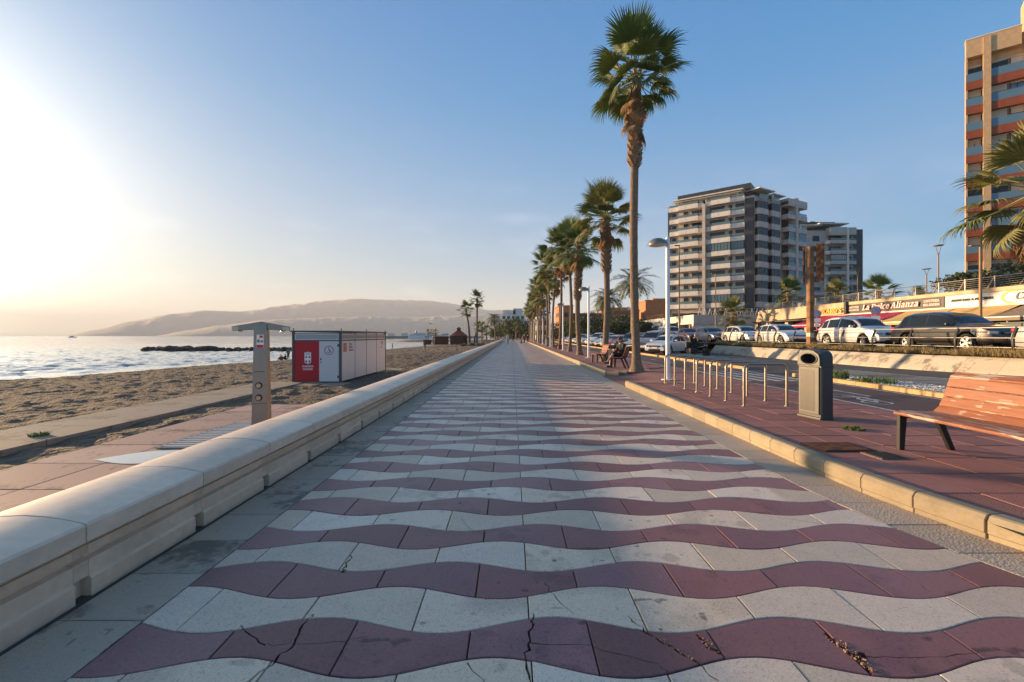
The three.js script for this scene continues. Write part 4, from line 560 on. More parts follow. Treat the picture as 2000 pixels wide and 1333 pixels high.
{ // street and terrace palms, beach palms
  fanPalm({ pos: [24.6, .86, -50.5], h: 3.1, crown: 1.9, r0: .22, r1: .25, boots: 1.4, skirt: .8, n: 30, dead: 14, seed: 42, tint: 2, label: 'low bushy fan palm in front of the dark balconied block' });
  for (const [x, y, Z, sd, lab] of [[1540, 573, 56, 43, 'bushy palm on the terrace left of the rusty sign'], [1634, 574, 60, 44, 'palm on the terrace right of the rusty sign'], [1716, 572, 46, 45, 'palm on the terrace above the black shop sign'], [1795, 588, 45, 46, 'small palm tuft on the terrace behind the railing']]) { const X = (x - 1000) / 889 * Z, Y = 1.5 + (656 - y) / 889 * Z; fanPalm({ pos: [X, 4, -Z], h: Math.max(.8, Y - 4), crown: lab[0] === 's' ? 1.3 : 1.75, r0: .2, r1: .2, skirt: .3, n: 26, dead: 6, seed: sd, tint: sd, low: -.6, label: lab }); }
  fanPalm({ pos: [-8.6, -.6, -112], h: 11.2, crown: 2.2, r0: .26, r1: .2, skirt: .8, n: 28, dead: 8, seed: 51, tint: 1, label: 'taller beach fan palm standing right of the red roofed hut' });
  fanPalm({ pos: [-10.4, -.6, -112], h: 8.6, crown: 2.0, r0: .28, r1: .22, lean: [-1.0, 0], skirt: .8, n: 26, dead: 8, seed: 52, tint: 1, label: 'shorter leaning beach fan palm next to the red roofed hut' });
  fanPalm({ pos: [-9.4, -.6, -114], h: 4.4, crown: 1.6, r0: .22, r1: .2, lean: [.9, 0], skirt: .3, n: 18, dead: 6, seed: 53, label: 'low beach fan palm half hidden between the two taller ones' });
  const far = [[941, 640, 160], [950, 646, 170], [836, 649, 290], [844, 648, 292], [851, 649, 296], [1008, 640, 175]]; const fl = ['small distant palm left of the promenade end', 'second small distant palm left of the promenade end', 'leftmost of three tiny palms on the far shore', 'middle one of three tiny palms on the far shore', 'rightmost of three tiny palms on the far shore', 'distant palm in front of the far white building'];
  far.forEach(([x, y, Z], i) => fanPalm({ pos: [(x - 1000) / 889 * Z, -1.4, -Z], h: 1.5 + (656 - y) / 889 * Z + 1.4, crown: 2.1, r0: .3, r1: .25, skirt: .6, n: 20, dead: 6, seed: 60 + i, tint: i, individual: false, label: fl[i] }));
}
function pinnate(seed) {               // a feather frond along +y drooping to -z
  const r = rng(seed), P = [], tri = (a, b, c) => P.push(...a.toArray(), ...b.toArray(), ...c.toArray()), n = 34; let p = V(0, 0, 0), d = V(0, 1, .1).normalize();
  for (let i = 0; i < n; i++) { const t = i / n, np = p.clone().addScaledVector(d, 1 / n), w = .012 * (1 - t) + .003; tri(p.clone().add(V(-w, 0, 0)), p.clone().add(V(w, 0, 0)), np); if (t > .12) for (const s of [-1, 1]) { const l = .26 * Math.sin(PI * clamp(t * .9 + .1, 0, 1)) * (.85 + .3 * r()) + .04, e = p.clone().add(V(s * l * .75, 0, 0)).addScaledVector(d, l * .65).add(V(0, 0, .03 - .12 * r())), m = p.clone().lerp(e, .5), f = d.clone().multiplyScalar(.016); tri(p, m.clone().add(f), m.clone().sub(f)); tri(m.clone().add(f), e, m.clone().sub(f)); } p = np; d.add(V(0, 0, -.055 - .03 * t)).normalize(); }
  const g = new THREE.BufferGeometry(); g.setAttribute('position', new THREE.Float32BufferAttribute(P, 3)); g.computeVertexNormals(); return uvBox(g);
}
const PIN = [pinnate(1), pinnate(2)];
function datePalm(pos, h, crown, seed, label) {
  const o = thing('date_palm', label, 'palm tree', pos), r = rng(seed), { g, path } = trunkGeo(h, .24, .2, [(r() - .5) * .5, 0], 0, seed); part('trunk', g, M.trunk, o); const top = path(1), n = 34;
  for (let i = 0; i < n; i++) { const t = i / n, el = lerp(1.4, -.35, t) + (r() - .5) * .2, a = i * 2.39996, dir = V(Math.cos(a) * Math.cos(el), Math.sin(el), Math.sin(a) * Math.cos(el)), p = part('frond', PIN[i % 2], M.dateFrond, o); p.quaternion.copy(orient(dir, (r() - .5) * .4)); p.position.copy(top); p.scale.setScalar(crown * (.9 + .3 * r())); }
  const b = new B(); for (let i = 0; i < 20; i++) { const a = i * 2.4; b.add(new THREE.BoxGeometry(.1, .3, .05), mtx(top.x + Math.cos(a) * .22, top.y - .6 + i * .03, top.z + Math.sin(a) * .22, .5, -a + PI / 2)); } b.build('leaf_bases', M.boots, o);
}
datePalm([13.9, .2, -52.5], 7.4, 2.7, 5, 'larger date palm with arching fronds behind the tallest trunk');
datePalm([13.6, .2, -64], 6.6, 2.7, 6, 'smaller date palm left of the larger arching one');
datePalm([-5.5, .2, -150], 6.6, 3.6, 7, 'broad date palm at the far end of the promenade');
datePalm([21, .2, -105], 9, 2.6, 9, 'dark palm behind the parked cars near the brown buildings');
// ---------- bushes and broad trees ----------
function leafy(name, label, cat, pos, [rx, ry, rz], n, leaf, seed, { trunk = 0, m = 0, group } = {}) {
  const r = rng(seed), o = thing(name, label, cat, pos, 0, group), P = [], c = []; for (let i = 0; i < 16; i++) { const a = r() * 6.28, e = Math.asin(2 * r() - 1), k = .35 + .5 * r(); c.push([Math.cos(a) * Math.cos(e) * rx * k, Math.sin(e) * ry * k, Math.sin(a) * Math.cos(e) * rz * k, .3 + .35 * r()]); }
  for (let i = 0; i < n; i++) { const q = c[Math.floor(r() * c.length)], a = r() * 6.28, e = Math.asin(2 * r() - 1), k = q[3] * Math.pow(r(), .4), x = q[0] + Math.cos(a) * Math.cos(e) * rx * k, y = q[1] + Math.sin(e) * ry * k, z = q[2] + Math.sin(a) * Math.cos(e) * rz * k, u = V(r() - .5, r() - .5, r() - .5).normalize(), w = V(r() - .5, r() - .5, r() - .5).cross(u).normalize(), L = leaf * (.6 + .8 * r()), W2 = L * .35, A = V(x, y, z); for (const t of [[A, A.clone().addScaledVector(u, L * .5).addScaledVector(w, W2), A.clone().addScaledVector(u, L)], [A, A.clone().addScaledVector(u, L), A.clone().addScaledVector(u, L * .5).addScaledVector(w, -W2)]]) for (const v of t) P.push(v.x, v.y + trunk + ry * .8, v.z); }
  const g = new THREE.BufferGeometry(); g.setAttribute('position', new THREE.Float32BufferAttribute(P, 3)); g.computeVertexNormals(); tag(part(trunk ? 'crown' : 'foliage', uvBox(g), M.leaf[m], o), null, null, null, 'stuff');
  const b = new B(), th = trunk + ry * .6; b.bar(V(0, -.1, 0), V(.05 * rx, th, 0), Math.max(.04, rx * .07), Math.max(.02, rx * .04)); for (let i = 0; i < 6; i++) { const q = c[i]; b.bar(V(.05 * rx, th * .8, 0), V(q[0] * .9, q[1] * .9 + trunk + ry * .8, q[2] * .9), Math.max(.015, rx * .03), .01); } b.build(trunk ? 'trunk' : 'stem', M.trunk, o); return o;
}
const atPx = (x, y, Z) => [(x - 1000) / 889 * Z, 1.5 + (656 - y) / 889 * Z, -Z];
{
  const ft = [[1000, 645, 190, 5, 'grey green broad tree at the far end of the promenade'], [1016, 642, 200, 6, 'tall dark tree at the far end beside the palm row'], [988, 648, 210, 4.5, 'olive coloured tree left of the far end'], [1030, 646, 185, 4.5, 'dense tree behind the far palm trunks'], [972, 652, 230, 4, 'low pale tree near the far cream buildings']];
  ft.forEach(([x, y, Z, s, lab], i) => { const [X, Y] = atPx(x, y, Z); leafy('tree', lab, 'tree', [X, 0, -Z], [s, s * .85, s], 2600, .55, 300 + i, { trunk: Math.max(.4, Y - s * .6), m: i % 3 }); });
  const bs = [[1145, 640, 78, 3, 'dark bush with ochre tips behind the third lamp'], [1160, 636, 84, 3.4, 'tall leafy bush behind the white parked van'], [1218, 634, 90, 3.2, 'green tree left of the low white shop'], [1204, 640, 86, 2.8, 'round green bush above the parked cars'], [1263, 648, 74, 2.2, 'low dark hedge under the white shop sign'], [1250, 640, 96, 2.6, 'bush with palms beside the orange building'], [1120, 642, 100, 3.2, 'dark green tree between distant palm trunks'], [1085, 645, 130, 3.5, 'far green tree beyond the palm row']];
  bs.forEach(([x, y, Z, s, lab], i) => { const [X, Y] = atPx(x, y, Z); leafy('bush', lab, 'bush', [X, .2, -Z], [s, s * .75, s], 2200, .36, 330 + i, { trunk: Math.max(.05, Y - s * .8), m: (i + 1) % 3 }); });
  leafy('hedge', 'dark clipped hedge on the terrace below the ochre tower', 'hedge', [34.6, 4.6, -33.6], [2.6, 1.0, 1.6], 6500, .2, 360, { m: 0 }); leafy('hedge', 'second part of the dark terrace hedge at the right edge', 'hedge', [35.5, 4.8, -30.6], [2.6, 1.0, 1.6], 6500, .2, 361, { m: 0 });
}
// ---------- cars ----------
// profile: [x from rear 0 to front 1, height of the top line]; the glasshouse lies between xr and xw
const CAR = {
  suv: { L: 4.52, W: 1.84, wb: 2.69, rw: .345, sill: .3, belt: 1.03, top: [[0, .7], [.008, .98], [.05, 1.2], [.12, 1.58], [.22, 1.67], [.42, 1.69], [.54, 1.63], [.62, 1.5], [.735, 1.13], [.78, 1.07], [.9, .98], [.965, .88], [.992, .74], [1, .6]], gl: [.05, .74], wind: [.6, .73], rear: [.03, .1] },
  big: { L: 4.58, W: 1.86, wb: 2.7, rw: .36, sill: .3, belt: 1.02, top: [[0, .72], [.01, 1.0], [.06, 1.22], [.13, 1.56], [.22, 1.65], [.42, 1.67], [.53, 1.6], [.62, 1.44], [.725, 1.12], [.76, 1.08], [.9, 1.0], [.965, .9], [.99, .76], [1, .62]], gl: [.06, .73], wind: [.57, .715], rear: [.035, .12] },
  hatch: { L: 4.1, W: 1.76, wb: 2.58, rw: .315, sill: .24, belt: .92, top: [[0, .62], [.01, .88], [.05, 1.08], [.12, 1.38], [.25, 1.45], [.42, 1.46], [.53, 1.4], [.62, 1.25], [.73, .99], [.77, .95], [.9, .84], [.965, .73], [.992, .6], [1, .48]], gl: [.05, .74], wind: [.58, .72], rear: [.03, .11] },
  saloon: { L: 4.5, W: 1.8, wb: 2.65, rw: .32, sill: .24, belt: .93, top: [[0, .62], [.01, .9], [.1, 1.0], [.15, 1.06], [.28, 1.38], [.4, 1.44], [.5, 1.43], [.58, 1.34], [.72, .99], [.76, .95], [.9, .84], [.965, .73], [.992, .6], [1, .48]], gl: [.14, .73], wind: [.55, .7], rear: [.15, .26] },
  van: { L: 4.8, W: 1.9, wb: 2.9, rw: .33, sill: .27, belt: 1.08, top: [[0, .7], [.006, 1.1], [.03, 1.5], [.06, 1.72], [.15, 1.78], [.45, 1.79], [.57, 1.74], [.64, 1.62], [.78, 1.16], [.82, 1.1], [.92, .98], [.97, .86], [.993, .7], [1, .56]], gl: [.03, .79], wind: [.63, .77], rear: [.012, .05] },
};
const carCache = {};
function carGeo(kind) {
  if (carCache[kind]) return carCache[kind];
  const c = CAR[kind], { L, W, wb, rw, sill, belt } = c, hw = W / 2, xf = .5 * wb + .02, xrw = xf - wb, ar = rw + .055;
  const X = (t) => (t - .5) * L, top = (t) => { let i = 0; while (i < c.top.length - 2 && t > c.top[i + 1][0]) i++; const [a, ya] = c.top[i], [b, yb] = c.top[i + 1], k = clamp((t - a) / (b - a), 0, 1); return lerp(ya, yb, k); };
  const topS = (t) => (top(t - .012) + 2 * top(t) + top(t + .012)) / 4;
  const plan = (t) => 1 - .16 * Math.pow(clamp((t - .8) / .2, 0, 1), 2.2) - .1 * Math.pow(clamp((.16 - t) / .16, 0, 1), 2.2);
  const bot = (t) => { const x = X(t); let y = sill + .06 * smoothstep(Math.abs(t - .5), .42, .5); for (const w of [xf, xrw]) { const d = Math.abs(x - w); if (d < ar) y = Math.max(y, rw + Math.sqrt(ar * ar - d * d)); } return y; };
  const sec = (t) => { const yt = topS(t), p = hw * plan(t), yb = bot(t), be = Math.min(belt - .05 * Math.abs(t - .45), yt - .05), g = clamp((yt - belt - .02) / .25, 0, 1), in_ = smoothstep(g, 0, 1), y1 = Math.max(yb, sill + .1);
    const roofZ = lerp(p * .93, hw * .735, in_), roofY = lerp(yt - .035, yt - .075, in_);
    return [[p * .955, yb], [p * .99, Math.min(Math.max(y1, yb + .02), be - .1)], [p, Math.min(Math.max(.62, yb + .04), be - .05)], [p * .985, be - .02], [p * .965, be], [lerp(p * .95, lerp(p * .965, roofZ, .5), in_), lerp(be, lerp(be, roofY, .5), in_) + .004], [roofZ, roofY], [roofZ * .86, yt - .018], [roofZ * .45, yt], [0, yt + .004]]; };
  const st = new Set(); for (let i = 0; i <= 64; i++) st.add(+(i / 64).toFixed(4)); for (const w of [xf, xrw]) for (let i = -9; i <= 9; i++) { const t = (w + ar * i / 9 * .999) / L + .5; st.add(+t.toFixed(4)); } for (const [t] of c.top) st.add(t); const ts = [...st].filter((t) => t >= 0 && t <= 1).sort((a, b) => a - b);
  const P = [], ix = [], rings = ts.map((t) => { const s = sec(t); return [...s.map(([z, y]) => [X(t), y, z]), ...s.slice(0, -1).reverse().map(([z, y]) => [X(t), y, -z])]; }); const n = rings[0].length;
  rings.forEach((r) => r.forEach((p) => P.push(...p))); for (let i = 0; i < rings.length - 1; i++) for (let j = 0; j < n - 1; j++) { const a = i * n + j, b = a + 1, d = a + n, e = d + 1; ix.push(a, b, e, a, e, d); }
  for (const i of [0, rings.length - 1]) for (let j = 0; j < (n - 1) / 2; j++) { const a = i * n + j, b = a + 1, d = i * n + n - 1 - j, e = d - 1; ix.push(a, b, e, a, e, d); }
  const body = new THREE.BufferGeometry(); body.setAttribute('position', new THREE.Float32BufferAttribute(P, 3)); body.setIndex(ix);
  const out = { body: uvBox(clean(toCreasedNormals(body, .55))), c, X, sec, xf, xrw, hw, L };
  const side = (t, k, s, off) => { const q = sec(t), a = q[4], b = q[6], z = lerp(a[0], b[0], k) + off, y = lerp(a[1], b[1], k); return [X(t), y, s * z]; };
  const sheet = (f, nu, nv) => clean(gridGeo(nu, nv, f));
  const wins = []; const [g0, g1] = c.gl, cuts = kind === 'van' ? [[g0 + .05, .3], [.315, .5], [.515, g1 - .045]] : kind === 'saloon' ? [[g0 + .1, .38], [.395, g1 - .05]] : [[g0 + .05, .2], [.215, .395], [.41, g1 - .05]];
  for (const s of [1, -1]) for (const [a, b] of cuts) wins.push(uvBox(sheet((u, v) => { const t = lerp(a, b, u), lim = clamp((topS(t) - belt - .1) / .35, .12, 1); return side(t, lerp(.1, .9 * Math.min(1, lim + .25), v), s, .006); }, 8, 3)));
  const screen = (a, b) => uvBox(sheet((u, v) => { const t = lerp(a, b, v), q = sec(t), z = lerp(-1, 1, u) * q[6][0] * .93, az = Math.abs(z), y = az > q[7][0] ? lerp(q[7][1], q[6][1], (az - q[7][0]) / (q[6][0] - q[7][0])) : lerp(q[9][1], q[7][1], az / q[7][0]); return [X(t) + .004, y + .007, z]; }, 14, 8));
  out.wins = wins; out.wind = screen(...c.wind); out.rear = screen(...c.rear);
  // wheel: tyre, rim with spokes
  const w = .2, ty = new THREE.LatheGeometry([[rw * .66, -w / 2], [rw * .93, -w / 2], [rw, -w / 2 + .03], [rw, w / 2 - .03], [rw * .93, w / 2], [rw * .66, w / 2], [rw * .66, -w / 2]].map(([a, b]) => new THREE.Vector2(a, b)), 32); ty.rotateX(PI / 2); out.tyre = uvBox(clean(ty));
  const rb = new B(); { const g = new THREE.TorusGeometry(rw * .64, .018, 6, 30); g.translate(0, 0, w / 2 - .02); rb.add(g); } for (let i = 0; i < 5; i++) for (const k of [-1, 1]) { const a = i * 2 * PI / 5 + k * .16; rb.box(Math.cos(a) * rw * .33, Math.sin(a) * rw * .33, w / 2 - .025, rw * .62, .045, .025, 0, 0, a); } rb.add(new THREE.CylinderGeometry(.07, .08, .03, 16).rotateX(PI / 2), mtx(0, 0, w / 2 - .02)); out.rim = rb.geo();
  const dg = new THREE.CircleGeometry(rw * .65, 24); dg.translate(0, 0, w / 2 - .06); out.disc = uvBox(clean(dg));
  const ub = new B(); ub.box(0, (sill + .62) / 2 - .05, 0, L * .9, .62 - sill, W * .62).box(0, sill + .02, 0, wb - 2 * ar - .02, .08, W * .9); for (const x of [xf, xrw]) for (const s of [1, -1]) { const g = new THREE.CylinderGeometry(ar + .01, ar + .01, .34, 24, 1, true); g.rotateX(PI / 2); ub.add(g, mtx(x, rw, s * (hw - .21))); } out.under = ub.geo();
  const dl = new B(); for (const s of [1, -1]) for (const t of [.225, .405, .63]) { if (kind === 'saloon' && t < .3) continue; const a = sec(t); dl.bar(V(X(t), a[1][1], s * (a[1][0] + .001)), V(X(t), a[2][1], s * (a[2][0] + .001)), .005, .005, 4).bar(V(X(t), a[2][1], s * (a[2][0] + .001)), V(X(t), a[4][1], s * (a[4][0] + .002)), .005, .005, 4); } out.seams = dl.geo();
  const f = sec(.985), zf = f[2][0], hd = kind === 'hatch' || kind === 'saloon' ? -.12 : 0;
  out.front = { y: .76 + hd, z: zf };
  return (carCache[kind] = out);
}
const paint = (c, metal = .25) => mat(c, { roughness: .3, metalness: metal, clearcoat: 1, clearcoatRoughness: .05 });
const plateM = mat([.75, .76, .78], { roughness: .4 }), plateB = mat([.05, .13, .45], {}), chrome = mat([.6, .6, .6], { metalness: 1, roughness: .2 });
function car(kind, label, color, pos, ry, group, o2 = {}) {   // nose to +x before turning
  const G = carGeo(kind), o = thing('parked_car', label, 'car', pos, ry, group), pm = Array.isArray(color) ? paint(color, o2.metal ?? .25) : color, { c, hw, L } = G;
  part('body', G.body, pm, o); part('underbody', G.under, M.blackPaint, o); G.wins.forEach((g) => part('side_window', g, M.glass, o)); part('windscreen', G.wind, M.glass, o); part('rear_window', G.rear, M.glass, o); part('door_seams', G.seams, M.blackPaint, o);
  for (const x of [G.xf, G.xrw]) for (const s of [1, -1]) { const w = part('wheel', G.tyre, M.tyre, o); w.position.set(x, c.rw, s * (hw - .115)); w.rotation.y = s > 0 ? 0 : PI; if (x === G.xf && o2.steer) w.rotation.y += o2.steer; part('rim', G.rim, o2.darkRim ? M.darkMetal : M.rim, w); part('brake_disc', G.disc, M.darkMetal, w); }
  const y = G.front.y, xF = L / 2;
  for (const s of [1, -1]) { const h = part('headlight', uvBox(clean(new RoundedBoxGeometry(.4, .13, .3, 3, .05).rotateY(-s * .45).rotateZ(-.12).translate(xF - .2, y, s * (hw * .71)))), M.lampGlass, o); part('lamp_inner', uvBox(clean(new THREE.SphereGeometry(.045, 12, 8).translate(xF - .1, y, s * hw * .62))), chrome, h);
    part('tail_light', uvBox(clean(new RoundedBoxGeometry(.22, .2, .12, 2, .03).translate(-xF + .13, c.belt - .08, s * (hw * .87)))), M.redLight, o); new B().rbox(G.X(.655), c.belt + .09, s * (hw + .09), .13, .13, .19, .045).build('mirror', pm, o); new B().rbox(xF - .1, .42, s * hw * .66, .1, .1, .18, .03).build('fog_lamp', M.blackPaint, o);
    for (const t of [.24, .42]) new B().rbox(G.X(t + .03), c.belt - .14, s * (hw + .004), .16, .028, .03, .01).build('door_handle', pm, o); }
  new B().rbox(xF - .025, y - .045, 0, .07, .15, hw * .95, .03).build('grille', M.blackPaint, o); new B().rbox(xF + .012, y - .02, 0, .02, .02, hw * .8, .008).build('grille_trim', chrome, o); new B().rbox(xF - .025, .36, 0, .08, .13, hw * 1.05, .03).build('lower_intake', M.blackPaint, o);
  const pl = part('number_plate', uvBox(clean(new RoundedBoxGeometry(.02, .11, .52, 1, .006).translate(xF + .02, .5, 0))), plateM, o); new B().box(xF + .031, .5, .235, .004, .1, .045).build('blue_strip', plateB, pl);
  new B().rbox(-xF + .0, .5, 0, .03, .11, .52, .005).build('number_plate', plateM, o); new B().box(-xF + .02, .32, 0, .1, .14, hw * 1.5).build('rear_bumper', M.blackPaint, o);
  if (o2.rails) new B().bar(V(G.X(.15), G.sec(.15)[6][1] + .07, hw * .68), V(G.X(.52), G.sec(.52)[6][1] + .08, hw * .68), .014).bar(V(G.X(.15), G.sec(.15)[6][1] + .07, -hw * .68), V(G.X(.52), G.sec(.52)[6][1] + .08, -hw * .68), .014).build('roof_rail', chrome, o);
  return o;
}
{
  const y = .865, g = 'cars parked along the raised street', W_ = [.74, .73, .71];
  car('big', 'black estate car on the right behind the railing', [.012, .012, .014], [18.85, y, -19.35], -PI / 2, g, { metal: .1 });
  car('suv', 'white estate car with red tail lights left of the black estate', W_, [18.85, y, -24.65], -PI / 2, g, { steer: -.35 });
  car('hatch', 'white hatchback nearest left of the rusty totem', W_, [18.85, y, -31.8], -PI / 2, g, {});
  car('hatch', 'white hatchback with roof rails, farther from the rusty totem', W_, [18.9, y, -37.1], -PI / 2 + .05, g, { rails: 1 });
  car('hatch', 'dark blue hatchback left of the two white hatchbacks', [.02, .035, .1], [18.9, y, -43.0], -PI / 2 + .03, g, { darkRim: 1 });
  car('saloon', 'red and dark car far behind the dark blue hatchback', [.06, .012, .016], [19, y, -49], -PI / 2, g); car('van', 'white van beside the near lamp post on the raised street', W_, [19.2, y, -55], -PI / 2, g);
  car('saloon', 'silver car at the far right picture edge behind the black estate', [.5, .5, .5], [18.85, y, -14.2], -PI / 2, g);
  for (const [x, z, k, c, lab] of [[24.6, -33, 'hatch', [.2, .015, .02], 'dark red car in front of the restaurant behind the totem'], [24.5, -41, 'saloon', [.45, .45, .46], 'silver car half hidden behind the white hatchbacks']]) car(k, lab, c, [x, y, z], -PI / 2, null);
  // echelon row facing the promenade
  const row = [['hatch', W_, 'white hatchback nearest in the angled row, beside the near lamp post'], ['van', [.34, .32, .31], 'silver grey people carrier second in the angled row'], ['saloon', [.42, .43, .42], 'silver car third in the angled row behind the nearest trunk'], ['suv', [.035, .07, .055], 'dark green car fourth in the angled row'], ['hatch', [.4, .08, .06], 'red hatchback behind the seated woman'], ['hatch', [.6, .6, .6], 'pale silver hatchback left of the red one'], ['saloon', [.66, .64, .58], 'cream white saloon beside the second palm trunk'], ['hatch', [.3, .33, .32], 'grey hatchback left of the second lamp post'], ['van', W_, 'white van with dark grille between the third palm and second lamp'], ['hatch', [.16, .18, .2], 'dark grey hatchback left of the white van'], ['hatch', W_, 'white hatchback behind the fourth palm trunk'], ['saloon', [.5, .5, .5], 'silver saloon far down the angled row'], ['suv', W_, 'white car far down the angled row'], ['hatch', [.05, .06, .09], 'dark blue car far down the angled row'], ['saloon', [.55, .55, .55], 'pale saloon among the far palms'], ['hatch', W_, 'small white car among the farthest palms'], ['suv', [.1, .1, .1], 'black car among the farthest palms'], ['hatch', [.6, .6, .6], 'farthest silver car of the angled row']];
  const r = rng(500); row.forEach(([k, c, lab], i) => { const Z = 33.6 + 3.35 * i, G = CAR[k]; const a = PI + .78 + (r() - .5) * .06, l = G.L / 2 + .1; car(k, lab, c, [9.75 + Math.cos(PI - .78) * -l * -1 * -1 + .35, .13, -Z - Math.sin(.78) * l + 1.2], a, 'cars in the angled row'); });
}

// ---------- people ----------
function blob(bones, k, res = 44) {     // one continuous skin round tapered bones [a, b, ra, rb]
  const lo = V(1e9, 1e9, 1e9), hi = V(-1e9, -1e9, -1e9); for (const [a, b, ra, rb] of bones) { lo.min(a.clone().subScalar(ra)).min(b.clone().subScalar(rb)); hi.max(a.clone().addScalar(ra)).max(b.clone().addScalar(rb)); }
  const c = lo.clone().add(hi).multiplyScalar(.5), h = hi.clone().sub(lo).multiplyScalar(.5).multiplyScalar(1.12).addScalar(.02), mc = new MarchingCubes(res, new THREE.MeshStandardMaterial(), false, false, 60000), s = res, p = V(0, 0, 0);
  const pre = bones.map(([a, b, ra, rb]) => ({ a, d: b.clone().sub(a), l: b.clone().sub(a).lengthSq(), ra, rb }));
  for (let z = 0; z < s; z++) for (let y = 0; y < s; y++) for (let x = 0; x < s; x++) { p.set(c.x + (x - s / 2) / (s / 2) * h.x, c.y + (y - s / 2) / (s / 2) * h.y, c.z + (z - s / 2) / (s / 2) * h.z); let v = 1e9; for (const q of pre) { const t = q.l ? clamp(((p.x - q.a.x) * q.d.x + (p.y - q.a.y) * q.d.y + (p.z - q.a.z) * q.d.z) / q.l, 0, 1) : 0, dd = Math.hypot(p.x - q.a.x - q.d.x * t, p.y - q.a.y - q.d.y * t, p.z - q.a.z - q.d.z * t) - lerp(q.ra, q.rb, t); if (v > 1e8) v = dd; else { const hh = clamp(.5 + .5 * (v - dd) / k, 0, 1); v = lerp(v, dd, hh) - k * hh * (1 - hh); } } mc.field[x + y * s + z * s * s] = -v; }
  mc.isolation = 0; mc.update(); const n = mc.count, pos = new Float32Array(n * 3); for (let i = 0; i < n; i++) { pos[3 * i] = c.x + mc.positionArray[3 * i] * h.x; pos[3 * i + 1] = c.y + mc.positionArray[3 * i + 1] * h.y; pos[3 * i + 2] = c.z + mc.positionArray[3 * i + 2] * h.z; }
  let g = new THREE.BufferGeometry(); g.setAttribute('position', new THREE.BufferAttribute(pos, 3)); g = mergeVertices(g, 1e-4); g.computeVertexNormals(); return uvBox(clean(g));
}
function person(label, pos, ry, pose, col, H = 1.7, group, name = 'person') {   // faces +x before turning
  const k = H / 1.7, v = (x, y, z) => V(x * k, y * k, z * k), o = thing(name, label, 'person', pos, ry, group), J = pose(v);
  const hand = (w, e) => { const d = w.clone().sub(e).normalize(), f = []; f.push([w, w.clone().addScaledVector(d, .07 * k), .03 * k, .032 * k]); return f; };
  const head = [[J.head.clone().add(v(-.012, .03, 0)), J.head.clone().add(v(.012, -.04, 0)), .092 * k, .07 * k], [J.head.clone().add(v(.085, -.02, 0)), J.head.clone().add(v(.098, -.03, 0)), .014 * k, .016 * k], [J.head.clone().add(v(0, -.02, .085)), J.head.clone().add(v(-.01, .01, .088)), .016 * k, .018 * k], [J.head.clone().add(v(0, -.02, -.085)), J.head.clone().add(v(-.01, .01, -.088)), .016 * k, .018 * k]];
  const skin = [...head, [J.neck, J.head.clone().add(v(-.02, -.06, 0)), .055 * k, .05 * k], [J.neck, J.hip, .11 * k, .12 * k]]; const top = [[J.neck.clone().add(v(-.01, -.05, 0)), J.hip, .125 * k, .135 * k], [J.sh[0], J.sh[1], .085 * k, .085 * k]], leg = [[J.hip.clone().add(v(0, .03, .06)), J.hip.clone().add(v(0, .03, -.06)), .13 * k, .13 * k]], shoe = [];
  for (const i of [0, 1]) { skin.push([J.sh[i], J.el[i], .05 * k, .04 * k], [J.el[i], J.wr[i], .04 * k, .028 * k], ...hand(J.wr[i], J.el[i]), [J.hp[i], J.kn[i], .08 * k, .055 * k], [J.kn[i], J.an[i], .058 * k, .036 * k], [J.an[i].clone().add(v(-.03, -.05, 0)), J.an[i].clone().add(v(.13, -.06, 0)), .035 * k, .028 * k]); top.push([J.sh[i], J.el[i], .066 * k, .056 * k], [J.el[i], J.wr[i].clone().lerp(J.el[i], .12), .055 * k, .042 * k]); leg.push([J.hp[i], J.kn[i], .097 * k, .07 * k]); if (!col.bare) leg.push([J.kn[i], J.an[i].clone().add(v(0, .03, 0)), .07 * k, .052 * k]); shoe.push([J.an[i].clone().add(v(-.035, -.045, 0)), J.an[i].clone().add(v(.15, -.055, 0)), .045 * k, .036 * k]); }
  const res = col.res ?? 40; part('body', blob(skin, .03 * k, res), M.skin, o); part('jacket', blob(top, .05 * k, res), mat(col.top, { roughness: .85 }), o); part('trousers', blob(leg, .05 * k, res), mat(col.legs, { roughness: .85 }), o); part('shoes', blob(shoe, .01, 36), mat(col.shoes ?? [.03, .03, .03], { roughness: .6 }), o);
  const hr = [[J.head.clone().add(v(-.03, .05, 0)), J.head.clone().add(v(.01, .06, 0)), .1 * k, .088 * k]]; if (col.long) hr.push([J.head.clone().add(v(-.06, .02, .02)), J.head.clone().add(v(-.075, -col.long, .02)), .07 * k, .045 * k], [J.head.clone().add(v(-.05, .02, -.03)), J.head.clone().add(v(-.06, -col.long, -.03)), .07 * k, .045 * k]); part('hair', blob(hr, .03, 30), col.hair ? mat(col.hair, { roughness: .8 }) : M.hair, o);
  for (const i of [0, 1]) { const w = J.wr[i], d = w.clone().sub(J.el[i]).normalize(), sd = new THREE.Vector3().crossVectors(d, V(0, 1, .2)).normalize(), b = new B(); for (let q = 0; q < 4; q++) { const a = w.clone().addScaledVector(d, .075 * k).addScaledVector(sd, (q - 1.5) * .019 * k), e = a.clone().addScaledVector(d, [.05, .062, .058, .045][q] * k).add(v(0, -.014, 0)); b.bar(a, e, .009 * k, .007 * k, 5); } const a = w.clone().addScaledVector(d, .03 * k).addScaledVector(sd, -.03 * k); b.bar(a, a.clone().addScaledVector(d, .04 * k).addScaledVector(sd, -.025 * k), .01 * k, .008 * k, 5); b.build('fingers', M.skin, o); }
  return o;
}
